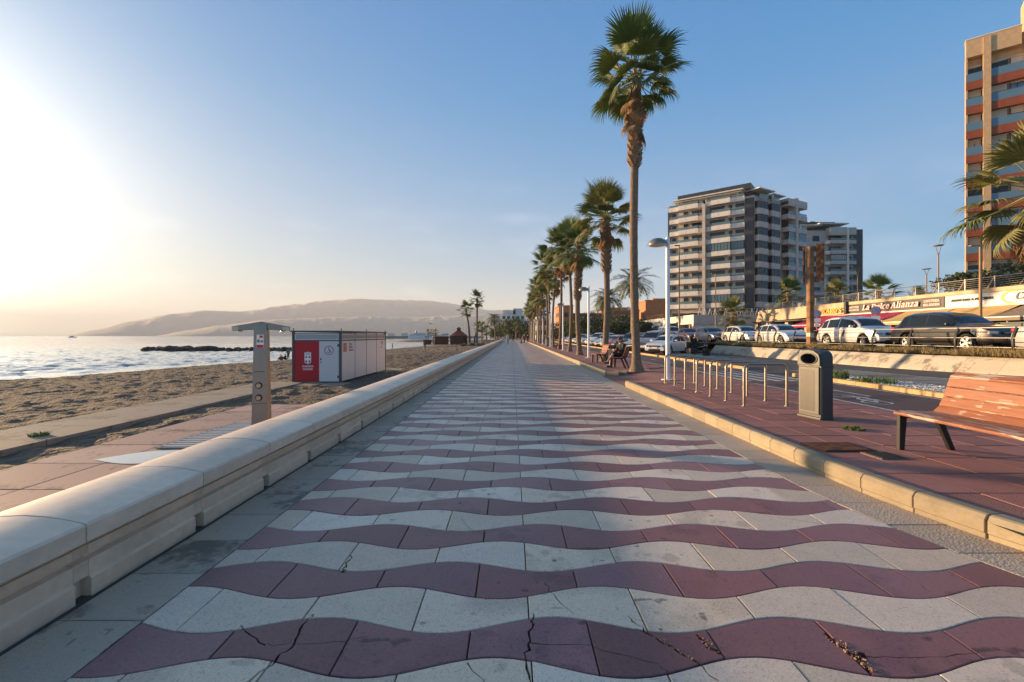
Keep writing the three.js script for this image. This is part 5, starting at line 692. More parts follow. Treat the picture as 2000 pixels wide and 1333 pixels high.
const walk = (s = 1, arm = .2) => (v) => ({ head: v(.02, 1.6, 0), neck: v(0, 1.44, 0), hip: v(0, .95, 0), sh: [v(0, 1.38, .17), v(0, 1.38, -.17)], el: [v(-.08 * s, 1.12, .22), v(.06 * s, 1.12, -.22)], wr: [v(-.02 * s + arm, .9, .23), v(.14 * s + arm * .3, .9, -.23)], hp: [v(0, .9, .09), v(0, .9, -.09)], kn: [v(.14 * s, .5, .09), v(-.02 * s, .49, -.09)], an: [v(.17 * s, .09, .09), v(-.2 * s, .13, -.09)] });
const stand = (v) => ({ head: v(.02, 1.6, 0), neck: v(0, 1.44, 0), hip: v(0, .95, 0), sh: [v(0, 1.38, .17), v(0, 1.38, -.17)], el: [v(.02, 1.12, .22), v(.05, 1.14, -.22)], wr: [v(.1, .93, .2), v(.24, 1.26, -.12)], hp: [v(0, .9, .09), v(0, .9, -.09)], kn: [v(.02, .5, .1), v(.01, .5, -.1)], an: [v(0, .09, .11), v(0, .09, -.11)] });
const sitGround = (v) => ({ head: v(.1, .82, 0), neck: v(.04, .67, 0), hip: v(-.05, .17, 0), sh: [v(.04, .6, .17), v(.04, .6, -.17)], el: [v(.2, .4, .2), v(.2, .4, -.2)], wr: [v(.38, .46, .1), v(.38, .46, -.1)], hp: [v(0, .14, .1), v(0, .14, -.1)], kn: [v(.4, .42, .12), v(.4, .42, -.12)], an: [v(.62, .09, .1), v(.62, .09, -.1)] });
const sitSeat = (v) => ({ head: v(.06, 1.18, 0), neck: v(-.03, 1.02, 0), hip: v(-.08, .53, 0), sh: [v(-.03, .96, .18), v(-.03, .96, -.18)], el: [v(.08, .72, .22), v(.1, .74, -.22)], wr: [v(.28, .72, .07), v(.3, .76, -.06)], hp: [v(0, .52, .1), v(0, .52, -.1)], kn: [v(.44, .56, .09), v(.43, .62, -.06)], an: [v(.5, .1, .1), v(.72, .27, -.02)] });
person('seated woman in dark clothes with a ponytail on a red seat', [4.62, FY, -19.3], PI + .42, sitSeat, { top: [.025, .028, .03], legs: [.02, .02, .022], bare: true, shoes: [.03, .03, .035], long: .16, hair: [.12, .055, .025], res: 72 }, 1.66);
person('standing person at the water edge left of the booth', [-34.2, sandY(-34.2, 69.5) - .02, -69.5], 2.4, stand, { top: [.12, .13, .15], legs: [.06, .05, .05], res: 34 }, 1.68);
person('person in a red top seated on the sand by the water', [-35.0, sandY(-35, 69) - .03, -69], 2.7, sitGround, { top: [.4, .04, .07], legs: [.05, .05, .07], res: 34 }); person('person in dark clothes seated on the sand by the water', [-34.55, sandY(-34.5, 69.2) - .03, -69.4], 2.9, sitGround, { top: [.03, .03, .04], legs: [.03, .03, .04], res: 34 });
person('woman with long hair walking across the sand right of the booth', [-13.65, sandY(-13.65, 71), -71], 1.2, walk(1), { top: [.1, .07, .06], legs: [.42, .33, .28], long: .3, res: 36 }, 1.68);
person('small far figure near the water right of the booth', [-31, sandY(-31, 118), -118], .3, walk(-1), { top: [.12, .1, .09], legs: [.08, .07, .07], res: 30 }, 1.5);
person('walker in red with a pale cap far down the promenade', [2.4, 0, -88], -1.4, walk(1, .05), { top: [.3, .02, .03], legs: [.06, .02, .03], hair: [.55, .6, .65], res: 34 }); person('walker in black far down the promenade beside the kerb', [3.1, 0, -90], -1.5, walk(-1), { top: [.012, .012, .014], legs: [.012, .012, .014], res: 34 });
person('figure in white and blue by the parapet at the far end', [-.75, 0, -78], -1.6, stand, { top: [.5, .55, .65], legs: [.25, .35, .55], res: 34 }); person('tiny dark walker at the far end of the promenade', [.25, 0, -121], 1.57, walk(1), { top: [.03, .035, .05], legs: [.03, .03, .04], res: 30 });
{ // dog on the promenade, mobility scooter
  const d = thing('dog', 'small dark dog ahead of the two far walkers', 'dog', [1.72, 0, -84], -1.4), q = [[V(-.28, .44, 0), V(.22, .48, 0), .115, .14], [V(.22, .52, 0), V(.36, .68, 0), .085, .07], [V(.38, .71, 0), V(.46, .7, 0), .075, .055], [V(.46, .7, 0), V(.58, .67, 0), .045, .03], [V(-.36, .5, 0), V(-.52, .66, 0), .03, .016], [V(.36, .76, .05), V(.35, .84, .06), .02, .01], [V(.36, .76, -.05), V(.35, .84, -.06), .02, .01]];
  for (const s of [-1, 1]) q.push([V(.2, .42, s * .08), V(.17, .22, s * .085), .055, .035], [V(.17, .22, s * .085), V(.2, .03, s * .085), .032, .026], [V(-.27, .42, s * .08), V(-.17, .27, s * .09), .075, .045], [V(-.17, .27, s * .09), V(-.3, .16, s * .09), .042, .028], [V(-.3, .16, s * .09), V(-.27, .03, s * .09), .026, .026]); part('body', blob(q, .03, 44), mat([.05, .04, .035], { roughness: .9 }), d);
  const o = thing('mobility_scooter', 'black mobility scooter on the road behind the bike racks', 'mobility scooter', [12.15, .14, -29.6], -.15), b = new B();
  b.rbox(0, .3, 0, 1.15, .12, .56, .05).rbox(-.35, .48, 0, .5, .3, .5, .06).rbox(.42, .55, 0, .14, .62, .34, .05).build('chassis', M.blackPaint, o); new B().rbox(-.3, .68, 0, .5, .12, .52, .05).rbox(-.54, .95, 0, .12, .55, .48, .05).build('seat', M.darkMetal, o); for (const [x, z] of [[.45, .27], [.45, -.27], [-.45, .29], [-.45, -.29]]) { const g = new THREE.TorusGeometry(.13, .055, 8, 18); g.translate(x, .185, z); part('wheel', uvBox(clean(g)), M.tyre, o); }
  new B().bar(V(.42, .8, 0), V(.3, 1.08, 0), .025).bar(V(.3, 1.08, -.26), V(.3, 1.08, .26), .018).build('handlebar', M.darkMetal, o); new B().rbox(-.72, .75, 0, .26, .4, .45, .06).build('rear_bag', M.blackPaint, o); new B().bar(V(-.1, .6, .31), V(.5, .75, .27), .02).build('side_bar', chrome, o);
  person('rider in dark clothes sitting on the mobility scooter', [11.9, .34, -29.55], -.15, sitSeat, { top: [.02, .025, .04], legs: [.02, .022, .03], hair: [.35, .33, .32], res: 48 }, 1.62);
}
// ---------- buildings ----------
const BM = {
  beige: mat([.64, .55, .46], { map: T.conc, size: 3, roughness: .8 }), balc: mat([.88, .79, .68], { map: T.conc, size: 2.5, roughness: .75 }), greyP: mat([.55, .5, .46], { map: T.conc, size: 2.5, roughness: .7 }), dark: mat([.05, .05, .055], { map: T.conc, size: 3, roughness: .45 }), cream: mat([.8, .74, .64], { map: T.conc, size: 3, roughness: .7 }), tan: mat([.6, .47, .31], { map: T.conc, size: 2, roughness: .8 }), ochre: mat([.62, .42, .23], { map: T.conc, size: 1.5, roughness: .7 }), redBand: mat([.28, .07, .03], { map: T.conc, size: 2, roughness: .7 }), brick: mat([.5, .22, .1], { map: T.conc, size: 4, roughness: .9 }), brown: mat([.26, .15, .11], { map: T.conc, size: 4, roughness: .9 }), curtain: mat([.55, .5, .42], { roughness: .8 }), awn: [mat([.5, .02, .11], { roughness: .85, map: T.wood, size: 2 }), mat([.62, .42, .16], { roughness: .85, map: T.conc, size: 2 }), mat([.26, .2, .14], { roughness: .85, map: T.conc, size: 2 })], gold: mat([.75, .5, .14], { roughness: .35, metalness: .4 }), white: mat([.85, .84, .8], { roughness: .5, map: T.conc, size: 4 }), black: mat([.035, .035, .035], { roughness: .5 }), pink: mat([.85, .62, .58], { roughness: .5 }),
};
const gcache = new Map();
const boxG = (w, h, d, r = 0) => { const k = [w, h, d, r].map((x) => x.toFixed(3)).join(); if (!gcache.has(k)) gcache.set(k, uvBox(clean(r ? new RoundedBoxGeometry(w, h, d, 1, r) : new THREE.BoxGeometry(w, h, d)))); return gcache.get(k); };
const frameG = (w, h, nv, nh) => { const k = 'f' + [w, h, nv, nh].join(); if (!gcache.has(k)) { const b = new B(), t = .07; b.box(0, h / 2 - t / 2, 0, w, t, .09).box(0, -h / 2 + t / 2, 0, w, t, .09).box(-w / 2 + t / 2, 0, 0, t, h - 2 * t, .09).box(w / 2 - t / 2, 0, 0, t, h - 2 * t, .09); for (let i = 1; i < nv; i++) b.box(-w / 2 + w * i / nv, 0, .002, t, h - 2 * t, .07); for (let i = 1; i < nh; i++) b.box(0, -h / 2 + h * i / nh, .004, w - 2 * t, t, .06); gcache.set(k, b.geo()); } return gcache.get(k); };
class Facade {                          // u to the right along the wall, y up, n outward
  constructor(o, x, z, ry) { this.o = o; this.x = x; this.z = z; this.ry = ry; }
  put(name, g, m, u, y, n, parent) { const p = part(name, g, m, parent ?? this.o); if (parent) { p.position.set(u, y, n); return p; } const c = Math.cos(this.ry), s = Math.sin(this.ry); p.position.set(this.x + c * u + s * n, y, this.z - s * u + c * n); p.rotation.y = this.ry; return p; }
  box(name, m, u0, u1, y0, y1, n0, n1) { return this.put(name, boxG(u1 - u0, y1 - y0, n1 - n0), m, (u0 + u1) / 2, (y0 + y1) / 2, (n0 + n1) / 2); }
  win(u0, u1, y0, y1, n, nv = 2, nh = 1, glass = M.windowGlass, name = 'window') { const w = +(u1 - u0).toFixed(2), h = +(y1 - y0).toFixed(2), f = this.put(name, frameG(w, h, nv, nh), M.winFrame, (u0 + u1) / 2, (y0 + y1) / 2, n); this.put('pane', boxG(w - .1, h - .1, .02), glass, 0, 0, -.01, f); return f; }
  balcony(u0, u1, y, dep, par, rail, m = BM.balc) { const w = u1 - u0, b = this.put('balcony', boxG(w, par, dep, .02), m, (u0 + u1) / 2, y + par / 2, dep / 2); if (rail) { this.put('glass_rail', boxG(w - .06, rail, .02), M.railGlass, 0, par / 2 + rail / 2, dep / 2 - .06, b); this.put('hand_rail', boxG(w - .04, .04, .05), M.brushed, 0, par / 2 + rail + .02, dep / 2 - .06, b); } return b; }
}
{ // dark and cream block with balconies
  const o = thing('apartment_building', 'tall apartment block with cream balconies and dark end walls', 'building', [40.7, 0, -118.2], -.671), F = new Facade(o, 0, 0, 0), fl = (k) => 8.3 + 3.1 * k, r = rng(900);
  const core = new THREE.ExtrudeGeometry(shapeOf([[0, 0], [19.9, 0], [21.8, 4.6], [25.4, 13.2], [26.9, 16.8], [14, 22], [0, 16]].map(([x, y]) => [x, y])), { depth: 34.2, bevelEnabled: false }); core.rotateX(-PI / 2); part('wall', uvBox(clean(core)), BM.greyP, o);
  F.box('end_panel', BM.dark, -.02, .62, 3, 33.4, -.3, .5); F.box('end_panel', BM.dark, 18.1, 19.95, 3, 33.6, -.3, .45); F.box('fin', BM.beige, 8.9, 9.6, 4, 33.6, 0, 1.95); F.box('front_wall', BM.beige, .62, 8.9, 3, 33.0, .0, .12); F.box('front_wall', BM.beige, 9.6, 18.1, 3, 33.0, .0, .12);
  for (let k = 0; k < 9; k++) {
    const y = fl(k), rr = k < 8 ? .62 : .5; F.balcony(.62, 3.0, y, 1.15, 1.1, rr); F.balcony(3.0, 7.8, y - .03, 1.75, 1.13, rr); F.balcony(7.8, 8.9, y, 1.15, 1.1, rr); F.balcony(9.6, 10.9, y, 1.1, 1.1, rr); F.balcony(10.9, 15.2, y - .03, 1.7, 1.13, rr); F.balcony(15.2, 18.1, y, 1.15, 1.1, rr);
    if (k < 8) { const yw = y + .55; const W = (a, b, nv) => F.win(a, b, yw, yw + 2.25, .16, nv, 1, M.windowGlass, 'balcony_door'); W(1.0, 2.0, 1); W(3.9, 5.0, 1); W(5.9, 8.4, 2); W(10.2, 13.6, 2); W(14.5, 15.3, 1); W(16.0, 17.9, 2); F.put('wall_lamp', boxG(.2, .2, .2, .08), BM.white, 3.1, y - .25, 1.2); F.put('wall_lamp', boxG(.2, .2, .2, .08), BM.white, 14.9, y - .25, 1.3); }
    if (k === 4 || k === 0) { for (const [a, b, nn] of [[10.9, 15.2, 1.66], [15.2, 18.0, 1.1], [9.65, 10.9, 1.05]]) F.win(a, b, y + 1.1, y + 3.05, nn, Math.round((b - a) / .7), 1, M.blueGlass, 'glazed_balcony'); }
    if (k === 6) { const a = F.put('awning', boxG(4.6, .06, 1.3), BM.curtain, 5.4, y + 2.75, 1.2); a.rotation.x = .25; }
  }
  for (const [a, b] of [[1, 8.4], [10.2, 17.8]]) for (let i = 0; i < 4; i++) F.win(a + (b - a) / 4 * i, a + (b - a) / 4 * (i + 1) - .15, 4.6, 7.2, .16, 2, 1);
  // penthouse and pergolas
  F.box('penthouse', BM.dark, 2.2, 19.2, 33.9, 35.9, -8, -1.6); F.box('penthouse_roof', BM.dark, 2.4, 19.3, 35.9, 37.2, -8.4, .2); F.box('pergola', BM.cream, 1.6, 17.9, 35.62, 35.88, -1.4, 1.7); F.box('pergola', BM.cream, 1.8, 17.5, 35.3, 35.46, -1.3, 1.3); F.box('pergola', BM.cream, -.1, 2.6, 34.6, 34.8, -2, .9);
  for (const u of [3.4, 9.3, 16.4]) F.box('pillar', BM.cream, u, u + .28, 33.6, 35.3, .3, .6); for (let i = 0; i < 5; i++) F.win(3 + i * 3, 5.6 + i * 3, 34.0, 35.8, -1.55, 2, 1);
  // shaded side with bays
  const S = new Facade(o, 19.9, 0, Math.atan2(17.1, 7.1) ); 
  for (let k = -1; k < 9; k++) {
    const y = fl(k) + .1, n = 2; if (k < 8) { for (const [a, b] of [[.3, 3.7], [5.2, 8.4]]) { S.box('bay', BM.greyP, a - .1, b + .1, y - .35, y + 1.0, .01, 1.15); S.win(a, b, y + 1.0, y + 2.72, 1.06, 3, 1); S.box('bay_side', M.windowGlass, a + .02, b - .02, y + 1.02, y + 2.7, .0, .98); } S.win(4.35, 4.95, y + .9, y + 2.6, .02, 1); S.win(9.1, 9.7, y + .9, y + 2.6, .02, 1); }
    S.box('slab', BM.greyP, 10.5, 18.6, y - .35, y + .75, -.05, 1.9); const gl = [2, 3, 5].includes(k); if (k < 8) { S.win(10.8, 13.5, y + .75, y + 2.75, gl ? 1.8 : .1, 3, 1, gl ? M.blueGlass : M.windowGlass, 'balcony_door'); S.win(14.6, 18.4, y + .75, y + 2.75, gl || k === 1 ? 1.8 : .1, 4, 1, gl || k === 1 ? M.blueGlass : M.windowGlass, 'balcony_door'); S.put('glass_rail', boxG(7.8, .7, .02), M.railGlass, 14.6, y + 1.1, 1.84); }
  }
  S.box('fin', BM.greyP, 13.6, 14.55, 2, 35, .1, 2.05); S.box('roof_wall', BM.greyP, 10.5, 18.6, 33.2, 34.6, -.5, 1.95); S.box('pergola', BM.cream, .2, 6.5, 35.6, 35.85, -3, 1.2); S.box('pergola', BM.cream, 6.0, 10.5, 35.0, 35.25, -4, 1.3); S.box('pillar', BM.cream, 6.1, 6.35, 33.2, 35.4, .6, .9); S.box('penthouse', BM.dark, .5, 9.5, 34.2, 35.9, -7, -1.2); for (const [a, b] of [[.6, 4], [5.2, 8.4]]) S.put('glass_rail', boxG(b - a, .9, .02), M.railGlass, (a + b) / 2, 34.0, 1.0);
}
{ // second block behind
  const o = thing('apartment_building', 'second apartment block behind, with dark flank and a stack of balconies', 'building', [86, 0, -138], 0), F = new Facade(o, 0, 0, 0), fl = (k) => 7.4 + 3.1 * k;
  F.box('wall', BM.greyP, 0, 17.4, 0, 33.4, -16, 0); F.box('dark_flank', BM.dark, 17.4, 20.9, 0, 33.9, -14, -.6); F.box('penthouse', BM.dark, 1, 13.8, 33.4, 36.6, -10, -2.5); F.box('stair_head', BM.dark, 2.6, 4, 36.6, 37.4, -6, -4); F.box('stair_head', BM.greyP, 7, 8.6, 36.6, 37.2, -6, -4); F.box('pergola', BM.cream, -1, 7, 34.6, 34.85, -3, 1.6); F.box('pergola', BM.cream, 6.5, 15.5, 35.2, 35.45, -3, 1.2); F.box('pillar', BM.cream, .9, 1.2, 32, 34.6, .8, 1.1); F.box('pillar', BM.cream, 2.4, 2.75, 0, 32.2, .9, 1.25); F.box('pillar', BM.cream, 8, 8.35, 0, 18.6, .9, 1.25);
  F.box('fin', BM.cream, 14.3, 14.9, 0, 33.8, 0, 1.9); F.box('parapet', BM.greyP, 9.2, 14.3, 31.6, 34.0, .01, 1.9); F.box('parapet', BM.greyP, 14.9, 17.4, 31.8, 34.0, .01, 1.5);
  for (let k = 0; k < 8; k++) { const y = fl(k); F.balcony(9.4, 14.3, y, 1.9, 1.0, .55, BM.greyP); F.balcony(14.9, 17.4, y, 1.5, 1.0, .55, BM.greyP); const w = F.put('balcony_side', boxG(1.4, 1.0, .2), BM.balc, 9.0, y + .5, 1.05); w.rotation.y = -.8; if (k === 5) F.win(9.5, 14.2, y + 1, y + 2.9, 1.8, 7, 1, mat([.4, .36, .3], { roughness: .3 }), 'glazed_balcony'); else F.win(10, 13.8, y + .4, y + 2.6, .03, 3, 1, M.windowGlass, 'balcony_door'); F.win(15.2, 17.1, y + .4, y + 2.6, .03, 2, 1, M.windowGlass, 'balcony_door'); F.win(.6, 2.4, y + 1, y + 2.7, .05, 2); if (k < 3) { F.balcony(1.2, 8, y, 1.3, 1, .5, BM.greyP); F.win(3, 7.4, y + .4, y + 2.6, .04, 4); } else F.win(5.2, 7.2, y + 1, y + 2.7, .05, 3); F.box('bay', BM.greyP, .3, 2.8, y - .6, y + 1, .01, .9); }
}
{ // ochre tower at the right edge
  const o = thing('tower', 'ochre apartment tower with brick red bands cut by the right picture edge', 'building', [54.9, 0, -55], -.681), F = new Facade(o, 0, 0, 0), H = 37.1;
  { const g = new THREE.ExtrudeGeometry(shapeOf([[.02, .9], [12, .9], [12, 14], [3.4, 14]]), { depth: H - .4, bevelEnabled: false }); g.rotateX(-PI / 2); part('wall', uvBox(clean(g)), BM.ochre, o); } F.box('roof_fascia', BM.ochre, 0, 4.55, H - 2.1, H, -.9, .06); F.box('column', BM.ochre, 1.45, 2.1, 3, H - .2, -.9, .16); F.box('tall_wing', BM.ochre, 4.95, 12, 0, H + 3.4, -3, .3); F.box('roof_edge', BM.cream, -.05, 4.6, H, H + .12, -1.2, .12); F.box('column', BM.ochre, -.02, .14, 3, H - 2.1, -.9, -.02);
  for (let k = 0; k < 11; k++) { const y = H - 2.1 - 2.95 * (k + 1); for (const [a, b] of [[0, 1.45], [2.1, 4.95]]) { F.box('red_band', BM.redBand, a, b, y - .95, y, -.9, .05); const gr = F.put('glass_rail', boxG(b - a - .02, .95, .02), mat([.2, .36, .5], { roughness: .06, transmission: .5 }), (a + b) / 2, y + .48, .03); const nw = b - a > 2 ? [[a + .05, lerp(a, b, .52)], [lerp(a, b, .58), b - .05]] : [[a + .2, b - .02]]; nw.forEach(([p, q], i) => { F.win(p, q, y + .1, y + 1.95, -.78, 2, 1, (k * 3 + i) % 4 === 1 ? BM.curtain : (k + i) % 5 === 2 ? mat([.06, .14, .3], { roughness: .08, clearcoat: 1 }) : M.windowGlass); F.box('blind', BM.curtain, p + .06, q - .06, y + 1.95 - (k * 7 + i * 3) % 5 * .28 - .1, y + 1.93, -.84, -.72); F.box('lintel', BM.cream, p - .04, q + .04, y + 1.93, y + 2.0, -.8, -.6); }); } }
}
{ // shop terrace building along the street
  const o = thing('shop_terrace', 'long low shop terrace with black, white and tan fascias and awnings', 'building', [28, 0, 0], -PI / 2), F = new Facade(o, 0, 0, 0), U = (Z) => -Z;   // u grows towards the camera
  const fas = (name, m, Z0, Z1, y0, y1, n = .2) => F.box(name, m, U(Z1), U(Z0), y0, y1, 0, n);
  F.box('wall', BM.tan, U(51), U(2), .9, 4.1, -9, -1.6); F.box('deck', BM.tan, U(51.6), U(2), 3.95, 4.14, -9, .1); fas('fascia', BM.white, 3, 29.2, 3.3, 4.02); fas('fascia', BM.black, 29.2, 37.6, 3.3, 4.02, .24); fas('cornice', BM.tan, 2, 37.6, 4.025, 4.26, .3); fas('ledge', BM.cream, 3, 40.5, 3.2, 3.3, .3);
  const tanG = extr([[U(51.3), 3.0], [U(37.64), 3.28], [U(37.64), 4.26], [U(50.6), 4.26]], .5, .01); part('fascia', uvBox(clean(tanG)), BM.tan, o); F.box('dark_canopy', BM.black, U(51), U(40.6), 2.88, 3.0, -1.4, 1.6); F.box('end_wall', BM.tan, U(51.2), U(50.6), .9, 3.0, -8, -.6); F.box('fin', BM.black, U(37.72), U(37.5), 3.3, 4.3, .24, .5);
  for (let Z = 4; Z < 50; Z += 2.3) { F.win(U(Z + 2.2), U(Z), .95, 3.1, -1.5, 2, 1, M.windowGlass, 'shop_window'); F.box('pillar', (Z > 38 ? BM.tan : BM.curtain), U(Z + 2.3), U(Z + 2.2), .9, 3.2, -1.6, -1.35); }
  for (const Z of [41.5, 44.5, 47.5, 50]) F.box('pillar', BM.tan, U(Z + .5), U(Z), .9, 2.9, .6, 1.0);
  const tx = (s, Z, y, sz, m, font, n, shear = 0, dp = .05, al = .5) => { const g = text(s, sz, dp, font, al); if (shear) g.applyMatrix4(new THREE.Matrix4().makeShear(0, 0, shear, 0, 0, 0)); g.translate(U(Z), y, n); return part('lettering', uvBox(g), m, o); };
  tx('ARROCERIA & PESCADOS', 27.5, 3.62, .155, BM.black, 'sans', .2); tx('CAFETERIA', 30.05, 3.72, .16, BM.pink, 'sans', .245); tx('HELADERIA', 30.05, 3.47, .16, BM.pink, 'sans', .245); tx('CAFETERIA', 36.85, 3.72, .15, BM.cream, 'sans', .245); tx('HELADERIA', 36.85, 3.5, .15, BM.cream, 'sans', .245);
  tx('La Dulce Alianza', 33.45, 3.5, .42, BM.pink, 'serif', .29, .28, .08); tx("PICARO'S", 39.2, 3.42, .42, BM.gold, 'serif', .52, 0, .12);
  tx('Cak', 24.6, 3.5, .4, BM.black, 'serif', .205, .3, .03); { const g = new THREE.TorusGeometry(.42, .05, 6, 30, 3.4); g.rotateZ(1.3); g.scale(1.5, .8, .3); g.translate(U(25.15), 3.66, .2); part('logo_swoosh', uvBox(clean(g)), mat([.7, .62, .05], { roughness: .5 }), o); const g2 = new THREE.TorusGeometry(.5, .02, 6, 30, 2.2); g2.rotateZ(.7); g2.scale(1.6, .75, .3); g2.translate(U(24.9), 3.65, .2); part('logo_swoosh', uvBox(clean(g2)), mat([.2, .26, .08], { roughness: .5 }), o); }
  const awn = (Z0, Z1, m, drop, out) => { const a = new THREE.BufferGeometry(), L = Z1 - Z0, n = Math.round(L / .6), P = [], T3 = (p, q, s) => P.push(...p, ...q, ...s); const pt = (u, v) => [U(Z1) + L * u, 3.2 - drop * v - .05 * Math.sin(PI * v) - .012 * Math.abs(Math.sin(u * n * PI)) * v, .25 + out * v]; for (let i = 0; i < n * 2; i++) for (let j = 0; j < 4; j++) { const u0 = i / n / 2, u1 = (i + 1) / n / 2, v0 = j / 4, v1 = (j + 1) / 4; T3(pt(u0, v0), pt(u0, v1), pt(u1, v1)); T3(pt(u0, v0), pt(u1, v1), pt(u1, v0)); } a.setAttribute('position', new THREE.Float32BufferAttribute(P, 3)); a.computeVertexNormals(); const w = part('awning', uvBox(clean(toCreasedNormals(a, .8))), m, o); F.put('valance', boxG(L, .2, .02), m, U((Z0 + Z1) / 2), 3.2 - drop - .1, .26 + out, w); F.put('front_bar', boxG(L, .05, .05), BM.white, U((Z0 + Z1) / 2), 3.2 - drop - .01, .25 + out, w); for (const Z of [Z0 + .15, Z1 - .15]) { new B().bar(V(U(Z), 3.1, .3), V(U(Z), 3.2 - drop - .04, .2 + out), .03).build('arm', BM.black, w); } };
  awn(32.1, 37.2, BM.awn[0], .75, 2.3); awn(37.5, 41.8, BM.awn[0], .78, 2.3); awn(24.8, 28.4, BM.awn[1], .8, 2.2); awn(28.5, 32.0, BM.awn[1], .78, 2.2); awn(19.6, 24.5, BM.awn[2], .72, 2.4); awn(14.2, 19.3, BM.awn[2], .72, 2.4);
  // glazed terrace screens and terrace walls above
  for (let i = 0; i < 4; i++) F.win(U(24 - i * 2.2), U(21.9 - i * 2.2), .95, 2.2, 2.3, 2, 1, M.railGlass, 'glass_screen'); F.box('terrace_wall', BM.beige, U(33), U(14), 4.14, 5.3, -7, -6.6); F.box('terrace_wall', BM.beige, U(47.2), U(46.2), 4.14, 4.9, -2.4, -1.6);
  const rl = thing('railing', 'steel railing with slanted braces on top of the shop terrace', 'railing', [28.4, 4.2, 0]), sm = mat([.32, .29, .25], { metalness: .6, roughness: .4 });
  for (let j = 0; j < 6; j++) new B().bar(V(0, .18 + .12 * j, -10), V(0, .18 + .12 * j, -51), j === 5 ? .025 : .012, j === 5 ? .025 : .012, 6).build('bar', sm, rl); const pg = uvBox(clean(new THREE.BoxGeometry(.05, .84, .05).translate(0, .42, 0))), bg = (() => { const b = new B(); b.bar(V(-.0, .8, .02), V(.1, 0, -.62), .035); return b.geo(); })(); for (let Z = 11; Z < 51; Z += 1.75) { const a = part('post', pg, sm, rl), b = part('brace', bg, sm, rl); a.position.z = b.position.z = -Z; }
}
{ // low white block beyond, with the recessed court
  const o = thing('shop_building', 'long low white shop block with stepped fascia left of the tan one', 'building', [28, 0, 0], -PI / 2), F = new Facade(o, 0, 0, 0), U = (Z) => -Z, rr = rng(77);
  F.box('wall', BM.cream, U(140), U(70), 0, 3.4, -12, -.9); F.box('fascia', BM.cream, U(140), U(70), 3.85, 4.72, -12, .15); for (let i = 0; i < 12; i++) { const Z = 70 + i * 5.8, s = (i % 2) * .35; F.box('fascia_step', BM.cream, U(Z + 5.6), U(Z + (i ? 1.4 : .6)), 3.3 + s, 3.85, -.5, .12); F.win(U(Z + 5.3), U(Z + .7), .9, 3.25 + s, -.7, 3, 1, M.windowGlass, 'shop_window'); F.box('pillar', BM.cream, U(Z + .6), U(Z), .2, 3.86, -.9, .1); }
  const sg = F.box('sign_board', BM.white, U(90.6), U(84.9), 2.2, 3.7, .16, .3); { const g = text('ADRIO', .82, .06, 'thin'); g.translate(U(87.7), 2.55, .3); part('lettering', uvBox(g), BM.black, o); }
  const C = new Facade(o, -69.98, 0, PI / 2); C.box('fascia', BM.greyP, -.15, 12.5, 3.2, 4.72, 0, .25); C.box('court_wall', mat([.3, .2, .14], { roughness: .8 }), 0, 12.5, 0, 3.2, -2, -1.5); C.box('court_wall', BM.greyP, 8.2, 12.4, .9, 2.6, -1.5, -1.4); for (let i = 0; i < 3; i++) C.win(1 + i * 2.2, 2.9 + i * 2.2, .9, 2.9, -1.45, 2, 1, i === 1 ? BM.curtain : M.windowGlass, 'shop_window'); C.box('return_wall', BM.tan, 12.4, 13, 0, 4.7, -6, 12);
  const rl = thing('railing', 'terrace railing of leaning white posts below the balconied block', 'railing', [28, 4.72, -69.6]); for (let i = 0; i < 15; i++) { const b = new B(); b.bar(V(.5 + i * .8, 0, 0), V(.72 + i * .8, .95, 0), .05).bar(V(.95 + i * .8, 0, 0), V(.74 + i * .8, .95, 0), .035); b.build('post', BM.white, rl); } new B().bar(V(0, .9, -.02), V(12.4, .9, -.02), .025).bar(V(0, .45, -.02), V(12.4, .45, -.02), .018).build('bar', BM.greyP, rl); new B().bar(V(.1, .7, 0), V(.1, .7, -70), .03).bar(V(.1, .35, 0), V(.1, .35, -70), .02).build('bar', BM.brown, rl);
}
function block(name, label, X0, X1, Z, Y, dep, m, o2 = {}) {   // a far building with rows of windows
  const o = thing(name, label, 'building', [X0, 0, -Z], 0), F = new Facade(o, 0, 0, 0), w = X1 - X0; F.box('wall', m, 0, w, -1, Y, -dep, 0); F.box('roof_edge', o2.edge ?? m, -.2, w + .2, Y, Y + .4, -dep - .2, .2); const fh = o2.fh ?? 3.2, n = Math.max(1, Math.floor(w / (o2.step ?? 3.4)));
  for (let y = 1; y + fh < Y + .5; y += fh) for (let i = 0; i < n; i++) { const c = (i + .5) * w / n; F.win(c - .8, c + .8, y + .7, y + 2.3, .02, 2); if (o2.balc) F.box('balcony', o2.edge ?? m, c - 1.3, c + 1.3, y - .2, y + .6, .01, 1.1); }
  if (o2.side) { const S = new Facade(o, 0, 0, -PI / 2); for (let y = 1; y + fh < Y + .5; y += fh) for (let i = 0; i < Math.floor(dep / 3.6); i++) S.win(-2.6 - i * 3.6, -1.2 - i * 3.6, y + .7, y + 2.3, .02, 2); }
  if (o2.top) for (const [a, b, h] of o2.top) F.box('roof_house', o2.edge ?? m, a * w, b * w, Y + .4, Y + .4 + h, -dep * .8, -dep * .2); return o;
}
block('brown_building', 'long low brown brick building behind the parked cars', 20, 34, 172, 9.6, 12, BM.brown, { side: 1, step: 2.6, fh: 3 }); block('brown_building', 'red brick wing to the right of the brown building', 34.5, 47, 168, 10.6, 12, BM.brown, { edge: BM.brick, top: [[.1, .7, 1]], step: 2.8, fh: 3 }); block('brick_building', 'reddish brick building seen through the row of palm trunks', 16.5, 21.5, 160, 11.8, 14, BM.brick, { side: 1 });
block('orange_building', 'plain orange rendered building left of the balconied block', 50.5, 63, 172, 14.6, 14, BM.brick, { step: 9, fh: 12, top: [[.3, .7, .8]] });
